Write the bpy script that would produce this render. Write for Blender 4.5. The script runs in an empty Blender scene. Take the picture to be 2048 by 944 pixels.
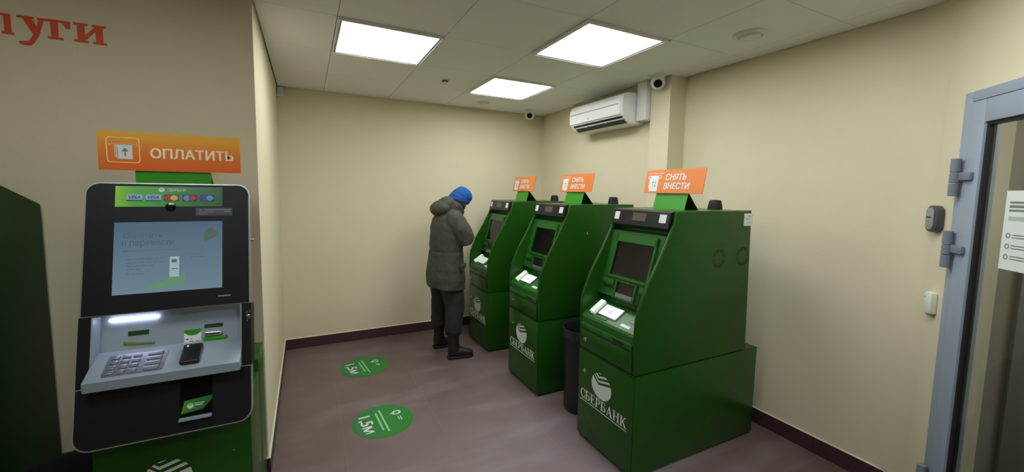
import bpy, bmesh, math, random
from mathutils import Vector, Matrix
random.seed(7)
S = bpy.context.scene
C = S.collection

# ------------------------------------------------------------ camera
CAMP = Vector((-.17557, -2.98909, 1.56245)); PITCH, ROLL, YAW, FPX = .08734, .01534, .45422, 796.823
fwd = Vector((math.sin(YAW), math.cos(YAW), 0)); rgt = Vector((math.cos(YAW), -math.sin(YAW), 0)); upv = Vector((0, 0, 1))
f2 = fwd*math.cos(PITCH) - upv*math.sin(PITCH); u2 = upv*math.cos(PITCH) + fwd*math.sin(PITCH)
r3 = rgt*math.cos(ROLL) + u2*math.sin(ROLL); u3 = u2*math.cos(ROLL) - rgt*math.sin(ROLL)
cd = bpy.data.cameras.new('camera'); cam = bpy.data.objects.new('camera', cd); C.objects.link(cam)
M3 = Matrix((r3, u3, -f2)).transposed()
cam.matrix_world = Matrix.Translation(CAMP) @ M3.to_4x4()
cd.sensor_width = 36; cd.lens = FPX/2048*36; cd.clip_start = .02
cd.shift_x = 23.04/2048; cd.shift_y = -20.18/2048
S.camera = cam
# ------------------------------------------------------------ world, exposure
w = bpy.data.worlds.new('world'); S.world = w; w.use_nodes = True
w.node_tree.nodes['Background'].inputs[0].default_value = (.05, .055, .06, 1)
w.node_tree.nodes['Background'].inputs[1].default_value = .3
S.view_settings.view_transform = 'Standard'; S.view_settings.look = 'None'
S.view_settings.exposure = 0.0; S.view_settings.gamma = 1; S.view_settings.use_curve_mapping = False
PANEL_W = 13.3      # strength of the ceiling light panels
H = 2.484          # ceiling height

# ------------------------------------------------------------ materials
def srgb(r, g, b):
    f = lambda c: (c/12.92 if c <= .04045 else ((c+.055)/1.055)**2.4)
    return (f(r/255), f(g/255), f(b/255), 1)
def mat(name, col, rough=.5, metal=0, noise=0, scale=20, bump=0, bscale=200, spec=.5, emit=None, es=0, coat=0, stretch=None):
    m = bpy.data.materials.new(name); m.use_nodes = True; nt = m.node_tree; b = nt.nodes['Principled BSDF']
    b.inputs['Base Color'].default_value = col; b.inputs['Roughness'].default_value = rough; b.inputs['Metallic'].default_value = metal
    b.inputs['Specular IOR Level'].default_value = spec; b.inputs['Coat Weight'].default_value = coat
    tc = nt.nodes.new('ShaderNodeTexCoord')
    if noise:
        n = nt.nodes.new('ShaderNodeTexNoise'); n.inputs['Scale'].default_value = scale; n.inputs['Detail'].default_value = 5
        nt.links.new(tc.outputs['Object'], n.inputs['Vector'])
        mx = nt.nodes.new('ShaderNodeMixRGB'); mx.blend_type = 'MIX'
        mx.inputs[1].default_value = tuple(c*(1-noise) for c in col[:3])+(1,); mx.inputs[2].default_value = tuple(min(1, c*(1+noise)) for c in col[:3])+(1,)
        nt.links.new(n.outputs['Fac'], mx.inputs[0]); nt.links.new(mx.outputs[0], b.inputs['Base Color'])
    if bump:
        n2 = nt.nodes.new('ShaderNodeTexNoise'); n2.inputs['Scale'].default_value = bscale; n2.inputs['Detail'].default_value = 3
        bp = nt.nodes.new('ShaderNodeBump'); bp.inputs['Strength'].default_value = bump; bp.inputs['Distance'].default_value = .002
        nt.links.new(tc.outputs['Object'], n2.inputs['Vector']); nt.links.new(n2.outputs['Fac'], bp.inputs['Height']); nt.links.new(bp.outputs[0], b.inputs['Normal'])
    if emit:
        b.inputs['Emission Color'].default_value = emit; b.inputs['Emission Strength'].default_value = es
    return m
WALL = mat('wall_paint', srgb(222, 214, 186), .75, noise=.025, scale=7, bump=.35, bscale=160)
CEIL = mat('ceiling_tile_white', srgb(236, 238, 232), .9, noise=.03, scale=60, bump=.3, bscale=300)
CGRID = mat('ceiling_grid_paint', srgb(200, 200, 192), .6, noise=.02, scale=9)
VOID = mat('plenum_dark', srgb(40, 38, 34), .95, noise=.1)
WHITE = mat('white_plastic', srgb(226, 228, 222), .4, noise=.02, scale=12)
ACW = mat('conditioner_plastic', srgb(232, 234, 232), .35, noise=.015, scale=8)
GREY = mat('grey_plastic', srgb(150, 150, 148), .45, noise=.03)
GREEN = mat('green_enamel', srgb(30, 78, 17), .27, noise=.05, scale=5, bump=.1, bscale=350, spec=.32)
GREENF = mat('green_moulded_fascia', srgb(30, 96, 30), .36, noise=.06, scale=9, bump=.1, bscale=300)
LIME = mat('bright_green_acrylic', srgb(50, 140, 26), .4, noise=.03, scale=6)
DGREEN = mat('dark_green_print', srgb(14, 60, 30), .45, noise=.03)
BLACK = mat('black_plastic', srgb(22, 22, 25), .35, noise=.08, scale=14, bump=.06)
BLACKG = mat('black_gloss_glass', srgb(10, 10, 13), .12, noise=.05, scale=4)
KBLACK = mat('kiosk_black_panel', srgb(17, 18, 25), .5, noise=.06, scale=6, spec=.28)
RUB = mat('black_rubber', srgb(20, 20, 20), .7, noise=.15, scale=30)
SILV = mat('silver_trim', srgb(185, 190, 192), .3, metal=.7, noise=.03)
KSILV = mat('silver_moulding', srgb(150, 165, 180), .42, metal=.15, noise=.03, scale=8)
CHROME = mat('chrome', srgb(210, 212, 215), .18, metal=1, noise=.02)
STEEL = mat('keypad_steel', srgb(150, 155, 172), .35, metal=.8, noise=.06, scale=40)
PRINTW = mat('white_print', srgb(214, 222, 222), .5, noise=.02)
PRINTG = mat('grey_print', srgb(120, 128, 128), .5, noise=.02)
RED = mat('red_letter_vinyl', srgb(222, 84, 44), .5, noise=.03)
ORANGE = mat('orange_board', srgb(222, 126, 62), .45, noise=.03, scale=4)
PAPER = mat('white_paper', srgb(225, 232, 232), .6, noise=.02)
DOORM = mat('blue_grey_door_enamel', srgb(150, 163, 182), .4, noise=.03, scale=5, bump=.08)
HINGEM = mat('hinge_grey_enamel', srgb(120, 128, 144), .4, noise=.05, bump=.05)
BASE = mat('dark_plinth_tile', srgb(66, 46, 50), .35, noise=.12, scale=18)
BEAD = mat('white_sealant', srgb(215, 208, 186), .5, noise=.04)
BAG = mat('bin_liner_film', srgb(40, 44, 46), .22, noise=.2, scale=40)
def floor_mat():
    m = bpy.data.materials.new('porcelain_floor_tile'); m.use_nodes = True; nt = m.node_tree; b = nt.nodes['Principled BSDF']; L = nt.links.new
    g = nt.nodes.new('ShaderNodeNewGeometry')
    def noise(sc, det, vec, rough=.55):
        n = nt.nodes.new('ShaderNodeTexNoise'); n.inputs['Scale'].default_value = sc; n.inputs['Detail'].default_value = det; n.inputs['Roughness'].default_value = rough; L(vec, n.inputs['Vector']); return n
    mp = nt.nodes.new('ShaderNodeMapping'); mp.inputs['Scale'].default_value = (1.1, 4.2, 1); mp.inputs['Rotation'].default_value = (0, 0, math.radians(-22)); L(g.outputs['Position'], mp.inputs['Vector'])
    n1 = noise(5, 8, g.outputs['Position']); n2 = noise(.9, 6, mp.outputs[0], .62); n3 = noise(240, 3, g.outputs['Position'])
    r1 = nt.nodes.new('ShaderNodeValToRGB'); r1.color_ramp.elements[0].position = .3; r1.color_ramp.elements[0].color = srgb(100, 83, 81); r1.color_ramp.elements[1].position = .75; r1.color_ramp.elements[1].color = srgb(112, 95, 94); L(n1.outputs['Fac'], r1.inputs[0])
    r2 = nt.nodes.new('ShaderNodeValToRGB'); r2.color_ramp.elements[0].position = .5; r2.color_ramp.elements[0].color = (0, 0, 0, 1); r2.color_ramp.elements[1].position = .62; r2.color_ramp.elements[1].color = (1, 1, 1, 1); L(n2.outputs['Fac'], r2.inputs[0])
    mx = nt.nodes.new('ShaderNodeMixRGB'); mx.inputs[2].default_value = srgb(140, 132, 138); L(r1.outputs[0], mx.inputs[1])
    ml = nt.nodes.new('ShaderNodeMath'); ml.operation = 'MULTIPLY'; ml.inputs[1].default_value = .26; L(r2.outputs[0], ml.inputs[0])
    # reflection of the light panels painted as a soft pale blotch mid-room
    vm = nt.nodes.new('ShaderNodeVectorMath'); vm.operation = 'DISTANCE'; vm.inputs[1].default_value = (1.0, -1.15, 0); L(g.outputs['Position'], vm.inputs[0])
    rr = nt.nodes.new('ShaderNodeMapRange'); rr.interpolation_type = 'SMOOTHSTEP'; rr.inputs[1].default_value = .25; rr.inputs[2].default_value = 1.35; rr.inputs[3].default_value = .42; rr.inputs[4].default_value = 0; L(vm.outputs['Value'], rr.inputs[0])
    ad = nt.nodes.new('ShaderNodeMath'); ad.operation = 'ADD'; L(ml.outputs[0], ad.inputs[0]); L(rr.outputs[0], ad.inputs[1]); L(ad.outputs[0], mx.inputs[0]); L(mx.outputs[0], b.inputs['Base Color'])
    mr = nt.nodes.new('ShaderNodeMapRange'); mr.inputs[3].default_value = .40; mr.inputs[4].default_value = .52; b.inputs['Specular IOR Level'].default_value = .65; L(r2.outputs[0], mr.inputs[0]); L(mr.outputs[0], b.inputs['Roughness'])
    bp = nt.nodes.new('ShaderNodeBump'); bp.inputs['Strength'].default_value = .15; bp.inputs['Distance'].default_value = .001; L(n3.outputs['Fac'], bp.inputs['Height']); L(bp.outputs[0], b.inputs['Normal'])
    return m
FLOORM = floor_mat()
GROUT = mat('floor_grout', srgb(150, 132, 128), .8, noise=.1)
RIM = mat('aluminium_rim', srgb(150, 152, 160), .45, metal=.4, noise=.03)
def emat(name, col, s, surf=None):
    m = mat(name, surf or (.8, .8, .8, 1), .4, noise=.01, emit=col, es=s); return m
PANEL = emat('light_panel_diffuser', (.97, 1, .965, 1), PANEL_W)
LEDW = emat('led_bar', (.86, .84, 1, 1), 9)
PADLIT = emat('lit_pad_display', (.75, .85, .9, 1), .28)
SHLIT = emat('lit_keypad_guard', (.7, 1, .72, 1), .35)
def glass_mat():
    m = bpy.data.materials.new('door_glass'); m.use_nodes = True; nt = m.node_tree; nt.nodes.clear(); L = nt.links.new
    o = nt.nodes.new('ShaderNodeOutputMaterial'); t = nt.nodes.new('ShaderNodeBsdfTransparent'); t.inputs[0].default_value = (.82, .85, .84, 1)
    g = nt.nodes.new('ShaderNodeBsdfGlossy'); g.inputs['Roughness'].default_value = .02; lw = nt.nodes.new('ShaderNodeLayerWeight'); lw.inputs[0].default_value = .5; pw = nt.nodes.new('ShaderNodeMath'); pw.operation = 'POWER'; pw.inputs[1].default_value = 4; L(lw.outputs['Facing'], pw.inputs[0]); fr = nt.nodes.new('ShaderNodeMath'); fr.operation = 'MULTIPLY_ADD'; fr.inputs[1].default_value = .8; fr.inputs[2].default_value = .04; L(pw.outputs[0], fr.inputs[0])
    mx = nt.nodes.new('ShaderNodeMixShader'); L(fr.outputs[0], mx.inputs[0]); L(t.outputs[0], mx.inputs[1]); L(g.outputs[0], mx.inputs[2]); L(mx.outputs[0], o.inputs[0]); return m
GLASS = glass_mat()
def grad_mat(name, axis, a, b_, stops, rough=.45):
    """printed colour gradient along one object axis"""
    m = bpy.data.materials.new(name); m.use_nodes = True; nt = m.node_tree; b = nt.nodes['Principled BSDF']; L = nt.links.new; b.inputs['Roughness'].default_value = rough
    tc = nt.nodes.new('ShaderNodeTexCoord'); sp = nt.nodes.new('ShaderNodeSeparateXYZ'); L(tc.outputs['Object'], sp.inputs[0])
    mr = nt.nodes.new('ShaderNodeMapRange'); mr.inputs[1].default_value = a; mr.inputs[2].default_value = b_; L(sp.outputs['XYZ'.index(axis)], mr.inputs[0])
    r = nt.nodes.new('ShaderNodeValToRGB'); L(mr.outputs[0], r.inputs[0])
    while len(r.color_ramp.elements) < len(stops): r.color_ramp.elements.new(.5)
    for e, (p, c) in zip(r.color_ramp.elements, stops): e.position = p; e.color = c
    L(r.outputs[0], b.inputs['Base Color']); return m, r, b, nt

# ------------------------------------------------------------ mesh helpers
def box(bm, x0, x1, y0, y1, z0, z1, bev=0, seg=2):
    vs = [bm.verts.new((x, y, z)) for x in (x0, x1) for y in (y0, y1) for z in (z0, z1)]
    fs = [bm.faces.new([vs[i] for i in q]) for q in ((0, 1, 3, 2), (4, 6, 7, 5), (0, 4, 5, 1), (2, 3, 7, 6), (0, 2, 6, 4), (1, 5, 7, 3))]
    if bev:
        es = list({e for f in fs for e in f.edges})
        bmesh.ops.bevel(bm, geom=es, offset=bev, segments=seg, profile=.5, affect='EDGES')
    return bm
def prism(bm, poly, mapf, a, b, bev=0, seg=2):
    """poly: 2d outline; mapf(u, v, w) -> xyz; extruded from w=a to w=b"""
    A = [bm.verts.new(mapf(u, v, a)) for u, v in poly]; B = [bm.verts.new(mapf(u, v, b)) for u, v in poly]; n = len(poly)
    fs = [bm.faces.new(A), bm.faces.new(B[::-1])] + [bm.faces.new((A[i], B[i], B[(i+1) % n], A[(i+1) % n])) for i in range(n)]
    bmesh.ops.recalc_face_normals(bm, faces=fs)
    if bev:
        es = list({e for f in fs[:2] for e in f.edges})
        bmesh.ops.bevel(bm, geom=es, offset=bev, segments=seg, profile=.5, affect='EDGES')
    return bm
XZ = lambda u, v, w: (u, w, v)      # extrude along y
XY = lambda u, v, w: (u, v, w)      # along z
YZ = lambda u, v, w: (w, u, v)      # along x
def frame_axes(d):
    d = Vector(d).normalized(); a = Vector((0, 0, 1)) if abs(d.z) < .9 else Vector((1, 0, 0)); u = d.cross(a).normalized(); return d, u, u.cross(d).normalized()
def lathe(bm, base, axis, prof, n=28, cap=True):
    """prof: list of (distance along axis, radius)"""
    d, u, v = frame_axes(axis); base = Vector(base); rings = []
    for h, r in prof:
        rings.append([bm.verts.new(base + d*h + (u*math.cos(2*math.pi*i/n)+v*math.sin(2*math.pi*i/n))*max(r, 1e-5)) for i in range(n)])
    fs = []
    for a, b in zip(rings, rings[1:]):
        fs += [bm.faces.new((a[i], a[(i+1) % n], b[(i+1) % n], b[i])) for i in range(n)]
    if cap: fs += [bm.faces.new(rings[0][::-1]), bm.faces.new(rings[-1])]
    bmesh.ops.recalc_face_normals(bm, faces=fs)
    return bm
def loft(bm, rings, n=24, cap=True):
    """rings: (centre, axis_u*ru, axis_v*rv) ellipses"""
    R = []
    for c, a, b in rings:
        c, a, b = Vector(c), Vector(a), Vector(b)
        R.append([bm.verts.new(c + a*math.cos(2*math.pi*i/n) + b*math.sin(2*math.pi*i/n)) for i in range(n)])
    fs = []
    for p, q in zip(R, R[1:]): fs += [bm.faces.new((p[i], p[(i+1) % n], q[(i+1) % n], q[i])) for i in range(n)]
    if cap: fs += [bm.faces.new(R[0][::-1]), bm.faces.new(R[-1])]
    bmesh.ops.recalc_face_normals(bm, faces=fs)
    return bm
def limb(bm, pts, n=16):
    """tapered tube through (x,y,z,r) with rounded ends"""
    P = [Vector(p[:3]) for p in pts]; R = [p[3] for p in pts]; rings = []
    for i, p in enumerate(P):
        d = (P[min(i+1, len(P)-1)]-P[max(i-1, 0)]).normalized()
        a = Vector((0, 1, 0)) if abs(d.y) < .8 else Vector((1, 0, 0))
        u = d.cross(a).normalized(); v = u.cross(d).normalized()
        if i == 0:
            rings.append((p-d*R[0]*.85, u*R[0]*.3, v*R[0]*.3)); rings.append((p-d*R[0]*.5, u*R[0]*.8, v*R[0]*.8))
        rings.append((p, u*R[i], v*R[i]))
        if i == len(P)-1:
            rings.append((p+d*R[i]*.5, u*R[i]*.8, v*R[i]*.8)); rings.append((p+d*R[i]*.85, u*R[i]*.3, v*R[i]*.3))
    return loft(bm, rings, n)
def ellipsoid(bm, c, a, b, d, nu=20, nv=12):
    c, a, b, d = map(Vector, (c, a, b, d)); rings = []
    for j in range(1, nv):
        t = math.pi*j/nv; rings.append((c - d*math.cos(t), a*math.sin(t), b*math.sin(t)))
    return loft(bm, rings, nu)
def obj(name, bm, m, parent=None, loc=(0, 0, 0), smooth=None, label=None):
    me = bpy.data.meshes.new(name); bm.to_mesh(me); bm.free(); me.materials.append(m)
    if smooth is not None:
        for p in me.polygons: p.use_smooth = True
        if smooth < 179: me.set_sharp_from_angle(angle=math.radians(smooth))
    o = bpy.data.objects.new(name, me); C.objects.link(o); o.location = loc
    if parent: o.parent = parent
    if label: o['label'] = label
    return o
NB = bmesh.new
def thing(name, label, cat, loc=(0, 0, 0), rz=0, group=None):
    o = bpy.data.objects.new(name, None); C.objects.link(o); o.location = loc; o.rotation_euler = (0, 0, rz); o.empty_display_size = .1
    o['label'] = label; o['category'] = cat
    if group: o['group'] = group
    return o
def tag(o, label, cat, group=None):
    o['label'] = label; o['category'] = cat
    if group: o['group'] = group
    return o
def struct(o): o['kind'] = 'structure'; return o
def sbox(name, m, *a, parent=None, bev=0, **k):
    o = obj(name, box(NB(), *a, bev=bev), m, parent, smooth=35 if bev else None, **k)
    return o if parent else struct(o)
def part(name, m, parent, *a, bev=0, **k): return obj(name, box(NB(), *a, bev=bev), m, parent, smooth=35 if bev else None, **k)
def copy_tree(o, parent=None, skip=()):
    c = o.copy(); C.objects.link(c)
    if parent: c.parent = parent
    for ch in list(o.children):
        if ch not in skip: copy_tree(ch, c, skip)
    return c
def rrect(x0, x1, y0, y1, r, n=6, corners=(1, 1, 1, 1)):
    P = []
    for k, (cx, cy, a) in enumerate(((x1-r, y1-r, 0), (x0+r, y1-r, 90), (x0+r, y0+r, 180), (x1-r, y0+r, 270))):
        if corners[k]:
            P += [(cx+r*math.cos(math.radians(a+90*i/n)), cy+r*math.sin(math.radians(a+90*i/n))) for i in range(n+1)]
        else: P.append(((x1, y1), (x0, y1), (x0, y0), (x1, y0))[k])
    return P

# ------------------------------------------------------------ lettering
def plane_map(o, u, v):
    o, u, v = Vector(o), Vector(u).normalized(), Vector(v).normalized(); n = u.cross(v)
    return lambda a, b, c=0: o + u*a + v*b + n*c
def text(name, s, m, parent, pm, width, height, bold=0, thick=.0006, shear=0, label=None):
    """sans lettering fitted into width x height, lower left corner at the map's origin"""
    c = bpy.data.curves.new(name, 'FONT'); c.body = s; c.resolution_u = 4; c.shear = shear
    if '\n' in s: c.space_line = .95
    t = bpy.data.objects.new(name, c); C.objects.link(t)
    me = bpy.data.meshes.new_from_object(t.evaluated_get(bpy.context.evaluated_depsgraph_get()))
    bpy.data.objects.remove(t); bpy.data.curves.remove(c)
    xs = [v.co.x for v in me.vertices]; ys = [v.co.y for v in me.vertices]; x0, x1, y0, y1 = min(xs), max(xs), min(ys), max(ys)
    bm = NB(); shifts = [(0, 0)] if not bold else [(dx, dy) for dx in (-1.4*bold, 0, 1.4*bold) for dy in (-.6*bold, .6*bold)]
    if bold: x0 -= 1.4*bold; x1 += 1.4*bold; y0 -= .6*bold; y1 += .6*bold
    for q, (dx, dy) in enumerate(shifts):
        n0 = len(bm.verts); bm.from_mesh(me); bm.verts.ensure_lookup_table()
        for v in bm.verts[n0:]: v.co = pm((v.co.x+dx-x0)/(x1-x0)*width, (v.co.y+dy-y0)/(y1-y0)*height, thick*.5+q*.00006)
    bpy.data.meshes.remove(me)
    return obj(name, bm, m, parent, label=label)
def flat(bm, polys, pm, thick=.0006, lift=0):
    for q, p in enumerate(polys): prism(bm, p, lambda u, v, w_: pm(u, v, w_), lift, lift+thick+(q % 9)*.00003)
    return bm
def arc(cx, cy, rx, ry, ix, iy, a0, a1, n=12, ccx=None):
    out = []; ccx = cx if ccx is None else ccx
    for i in range(n):
        t, u = math.radians(a0+(a1-a0)*i/n), math.radians(a0+(a1-a0)*(i+1)/n)
        out.append([(cx+rx*math.cos(t), cy+ry*math.sin(t)), (cx+rx*math.cos(u), cy+ry*math.sin(u)), (ccx+ix*math.cos(u), cy+iy*math.sin(u)), (ccx+ix*math.cos(t), cy+iy*math.sin(t))])
    return out
def rc(x0, x1, y0, y1): return [(x0, y0), (x1, y0), (x1, y1), (x0, y1)]
def serif_stem(x, w_=.17, y0=0, y1=1, e=.07, t=.055, top=True, bot=True):
    o = [rc(x, x+w_, y0, y1)]
    if bot: o.append(rc(x-e, x+w_+e, y0, y0+t))
    if top: o.append(rc(x-e, x+w_+e, y1-t, y1))
    return o
GL = {
 'С': (.74, arc(.42, .5, .40, .52, .25, .455, 48, 312, 16, .45) + [rc(.66, .72, .62, .98), rc(.66, .72, .02, .36)]),
 'Б': (.74, serif_stem(.08) + [rc(.1, .62, .94, 1), rc(.56, .62, .74, 1)] + [rc(.25, .42, .53, .585), rc(.25, .42, 0, .055)] + arc(.40, .2925, .30, .2925, .14, .24, -90, 90, 12)),
 'Е': (.70, serif_stem(.08) + [rc(.1, .6, .94, 1), rc(.55, .6, .76, 1), rc(.1, .64, 0, .06), rc(.59, .64, 0, .25), rc(.2, .48, .48, .54), rc(.44, .48, .38, .64)]),
 'Р': (.72, serif_stem(.08) + [rc(.25, .40, .945, 1), rc(.25, .40, .42, .475)] + arc(.38, .71, .30, .29, .14, .235, -90, 90, 12)),
 'А': (.84, [[(.06, 0), (.13, 0), (.42, .86), (.42, 1), (.38, 1)], [(.38, 1), (.46, 1), (.78, 0), (.58, 0), (.34, .8)], rc(.2, .62, .28, .34), rc(0, .22, 0, .05), rc(.5, .84, 0, .05)]),
 'Н': (.88, serif_stem(.08) + serif_stem(.60) + [rc(.2, .65, .47, .54)]),
 'К': (.82, serif_stem(.08) + [[(.24, .44), (.32, .40), (.64, 1), (.56, 1)], [(.30, .56), (.38, .66), (.76, 0), (.56, 0)], rc(.50, .74, .95, 1), rc(.52, .82, 0, .05)]),
}
SL = dict(  # slab-serif lower case
 л=(.86, [rc(.10, .74, .90, 1), rc(.53, .74, 0, 1), rc(.45, .82, 0, .11), [(.22, .9), (.42, .9), (.30, .12), (.12, .12)], rc(.02, .36, 0, .11)]),
 у=(.84, [[(.10, 1), (.33, 1), (.56, .26), (.40, .04)], [(.68, 1), (.56, 1), (.42, .2), (.22, -.34), (.36, -.36), (.52, .1)], rc(.0, .42, .89, 1), rc(.50, .86, .89, 1)] + [[(.02, -.42), (.10, -.46), (.30, -.46), (.42, -.22), (.30, -.22), (.12, -.28), (.0, -.3)]]),
 г=(.74, [rc(.12, .33, 0, 1), rc(.02, .46, 0, .11), rc(.02, .68, .89, 1), rc(.57, .68, .62, 1), [(.45, .89), (.57, .62), (.57, .89)]]),
 и=(.94, [rc(.10, .31, 0, 1), rc(.63, .84, 0, 1), rc(.0, .40, 0, .11), rc(.54, .94, 0, .11), rc(.0, .40, .89, 1), rc(.54, .94, .89, 1), [(.31, .12), (.63, .66), (.63, .9), (.31, .36)]]),
)
def glyphs(s, table, gap=.05):
    x = 0; out = []
    for ch in s:
        wd, ps = table[ch]; out.append((ch, [[(x+a, b) for a, b in p] for p in ps])); x += wd+gap
    return out, x-gap
def word(name, s, table, m, parent, pm, width, height, thick=.0006):
    gl, tot = glyphs(s, table); bm = NB(); k = width/tot
    flat(bm, [[(a*k, b*height) for a, b in p] for _, ps in gl for p in ps], pm, thick)
    return obj(name, bm, m, parent)
def emblem(name, m, parent, pm, r, ry=None, thick=.0006):
    """round mark with a tick-shaped notch of three stripes, centred on the map's origin"""
    ry = ry or r; bm = NB(); N = 40
    def vy(x): return (.08 - (x+.28)*.95) if x < -.28 else (.08 + (x+.28)*.30)
    def clip(x, y): lim = math.sqrt(max(0, 1-x*x)); return max(-lim, min(lim, y))
    bands = [(-2, -.06), (.14, .30), (.48, .64), (.82, .96)]
    for lo, hi in bands:
        for i in range(N):
            a, b = -1+2*i/N, -1+2*(i+1)/N
            q = [(a, clip(a, vy(a)+lo)), (b, clip(b, vy(b)+lo)), (b, clip(b, vy(b)+hi)), (a, clip(a, vy(a)+hi))]
            if (q[3][1]-q[0][1]) + (q[2][1]-q[1][1]) < .02: continue
            if lo > 0 and b > .92-.1*lo: continue
            if q[3][1]-q[0][1] < 1e-4: q = [q[0], q[1], q[2]]
            elif q[2][1]-q[1][1] < 1e-4: q = [q[0], q[1], q[3]]
            flat(bm, [[(x*r, y*ry) for x, y in q]], pm, thick)
    return obj(name, bm, m, parent)

# ============================================================ THE ROOM
XL, YN, YB, XR, XA, XC = -.393, -.607, 1.265, 2.577, 2.46, 2.40      # side wall, kiosk wall, back wall, right wall, conditioner wall, pier face
CY0, CY1 = -.700, -.505
ZT = 2.62
YF, XFL, XFR = -5.2, -3.0, 1.55
floor = struct(obj('floor', box(NB(), XFL, 3.9, YF, YB+.1, -.08, -.0006), GROUT))
def tile_mesh(name, x0, x1, y0, y1, z0, z1, m, bev):
    me = bpy.data.meshes.new(name); bm = box(NB(), x0, x1, y0, y1, z0, z1, bev=bev, seg=1); bm.to_mesh(me); bm.free(); me.materials.append(m); return me
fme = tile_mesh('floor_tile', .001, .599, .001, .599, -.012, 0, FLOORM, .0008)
def clip_tile(name, x0, x1, y0, y1, z0, z1, m, parent, me=None, full=None, bev=.0008):
    if me and full: o = bpy.data.objects.new(name, me); o.location = full; C.objects.link(o)
    else:
        o = bpy.data.objects.new(name, tile_mesh(name, x0, x1, y0, y1, z0, z1, m, bev)); C.objects.link(o)
    o.parent = parent; return o
for i in range(-5, 5):
    for j in range(-8, 4):
        x0, y0 = -.007+.594*i*1.0+0*i, -.595+.6*j
        x0 = -.0+.5935*i + .0; x1 = x0+.5935; y1 = y0+.6
        a0, a1, b0, b1 = max(x0, XFL), min(x1, XR), max(y0, YF), min(y1, YB)
        if a1-a0 < .03 or b1-b0 < .03: continue
        if a1 <= XL+.05 and b0 >= YN-.02: continue
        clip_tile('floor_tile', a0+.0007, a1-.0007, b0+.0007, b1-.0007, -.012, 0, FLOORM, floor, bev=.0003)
# walls
struct(obj('wall_back', box(NB(), XL-.15, XA+.3, YB, YB+.15, -.05, ZT), WALL))
struct(obj('wall_left', box(NB(), XL-.15, XL, YN, YB, -.05, ZT), WALL))
struct(obj('wall_left_front', box(NB(), XFL-.15, XL-.15, YN, YN+.15, -.05, ZT), WALL))
struct(obj('wall_right_back', box(NB(), XA, XA+.3, CY1, YB, -.05, ZT), WALL))
struct(obj('trim_1', box(NB(), XC, XR+.15, CY0, CY1, -.05, ZT), WALL))
struct(obj('wall_right', box(NB(), XR, XR+.15, -2.118, CY0, -.05, ZT), WALL))
struct(obj('wall_far_left', box(NB(), XFL-.15, XFL, YF, YN, -.05, ZT), WALL))
struct(obj('wall_front', box(NB(), XFL-.15, XFR+.15, YF-.15, YF, -.05, ZT), WALL))
struct(obj('wall_right_front', box(NB(), XFR, XFR+.15, YF, -3.17, -.05, ZT), WALL))
# baseboards (pieces are parts)
def baseboard(name, pts, joints0, step=.5935, h=.1, t=.010, start=None):
    """runs from pts[0] to pts[1] along a wall; the room lies to the right-hand side (dx,dy)->(dy,-dx)"""
    a, b = Vector(pts[0]+(0,)), Vector(pts[1]+(0,)); d = (b-a).normalized(); n = Vector((d.y, -d.x, 0)); Lg = (b-a).length
    root = struct(obj(name, prism(NB(), [(0, 0), (Lg, 0), (Lg, -.002), (0, -.002)], lambda u, v, w_: a+d*u - n*v + Vector((0, 0, w_)), .0, h), GROUT))
    s = joints0 - step
    while s < Lg:
        s0, s1 = max(s, 0), min(s+step, Lg)
        if s1-s0 > .02:
            obj('baseboard_tile', prism(NB(), [(s0+.001, .0005), (s1-.001, .0005), (s1-.001, t), (s0+.001, t)], lambda u, v, w_: a+d*u+n*v+Vector((0, 0, w_)), .0005, h), BASE, root)
        s += step
    obj('sealant_bead', prism(NB(), [(0, 0), (.0, .007), (t, .0)], lambda u, v, w_: a+d*w_+n*(u+.0004)+Vector((0, 0, h+.0003+v)), 0, Lg), BEAD, root)
    return root
cb = NB(); P0, P1, P2 = Vector((XR, -2.118+.10, 0)), Vector((XR, -2.118, 0)), Vector((XR-.0701, -2.118-.0713, 0)); cc = []
for q in range(13):
    tt = q/12; cc.append(P0*(1-tt)**2+P1*2*tt*(1-tt)+P2*tt*tt - Vector((.0004, -.0001, 0)))
for a_, b_ in zip(cc, cc[1:]): cb.faces.new([cb.verts.new(a_), cb.verts.new(b_), cb.verts.new(b_+Vector((0, 0, H))), cb.verts.new(a_+Vector((0, 0, H)))])
bmesh.ops.remove_doubles(cb, verts=cb.verts[:], dist=1e-5)
struct(obj('trim_2', cb, WALL, smooth=180))      # the softly rounded plaster corner before the door
baseboard('baseboard_back', [(XL, YB), (XA, YB)], .40)
baseboard('baseboard_left', [(XL, YN-.01), (XL, YB)], .3, .6)
baseboard('baseboard_left_front', [(XFL, YN), (XL+.01, YN)], .4)
baseboard('baseboard_right', [(XR, CY0), (XR, -2.118)], .46, .6)
baseboard('baseboard_right_back', [(XA, YB), (XA, CY1)], .3, .6)
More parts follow.
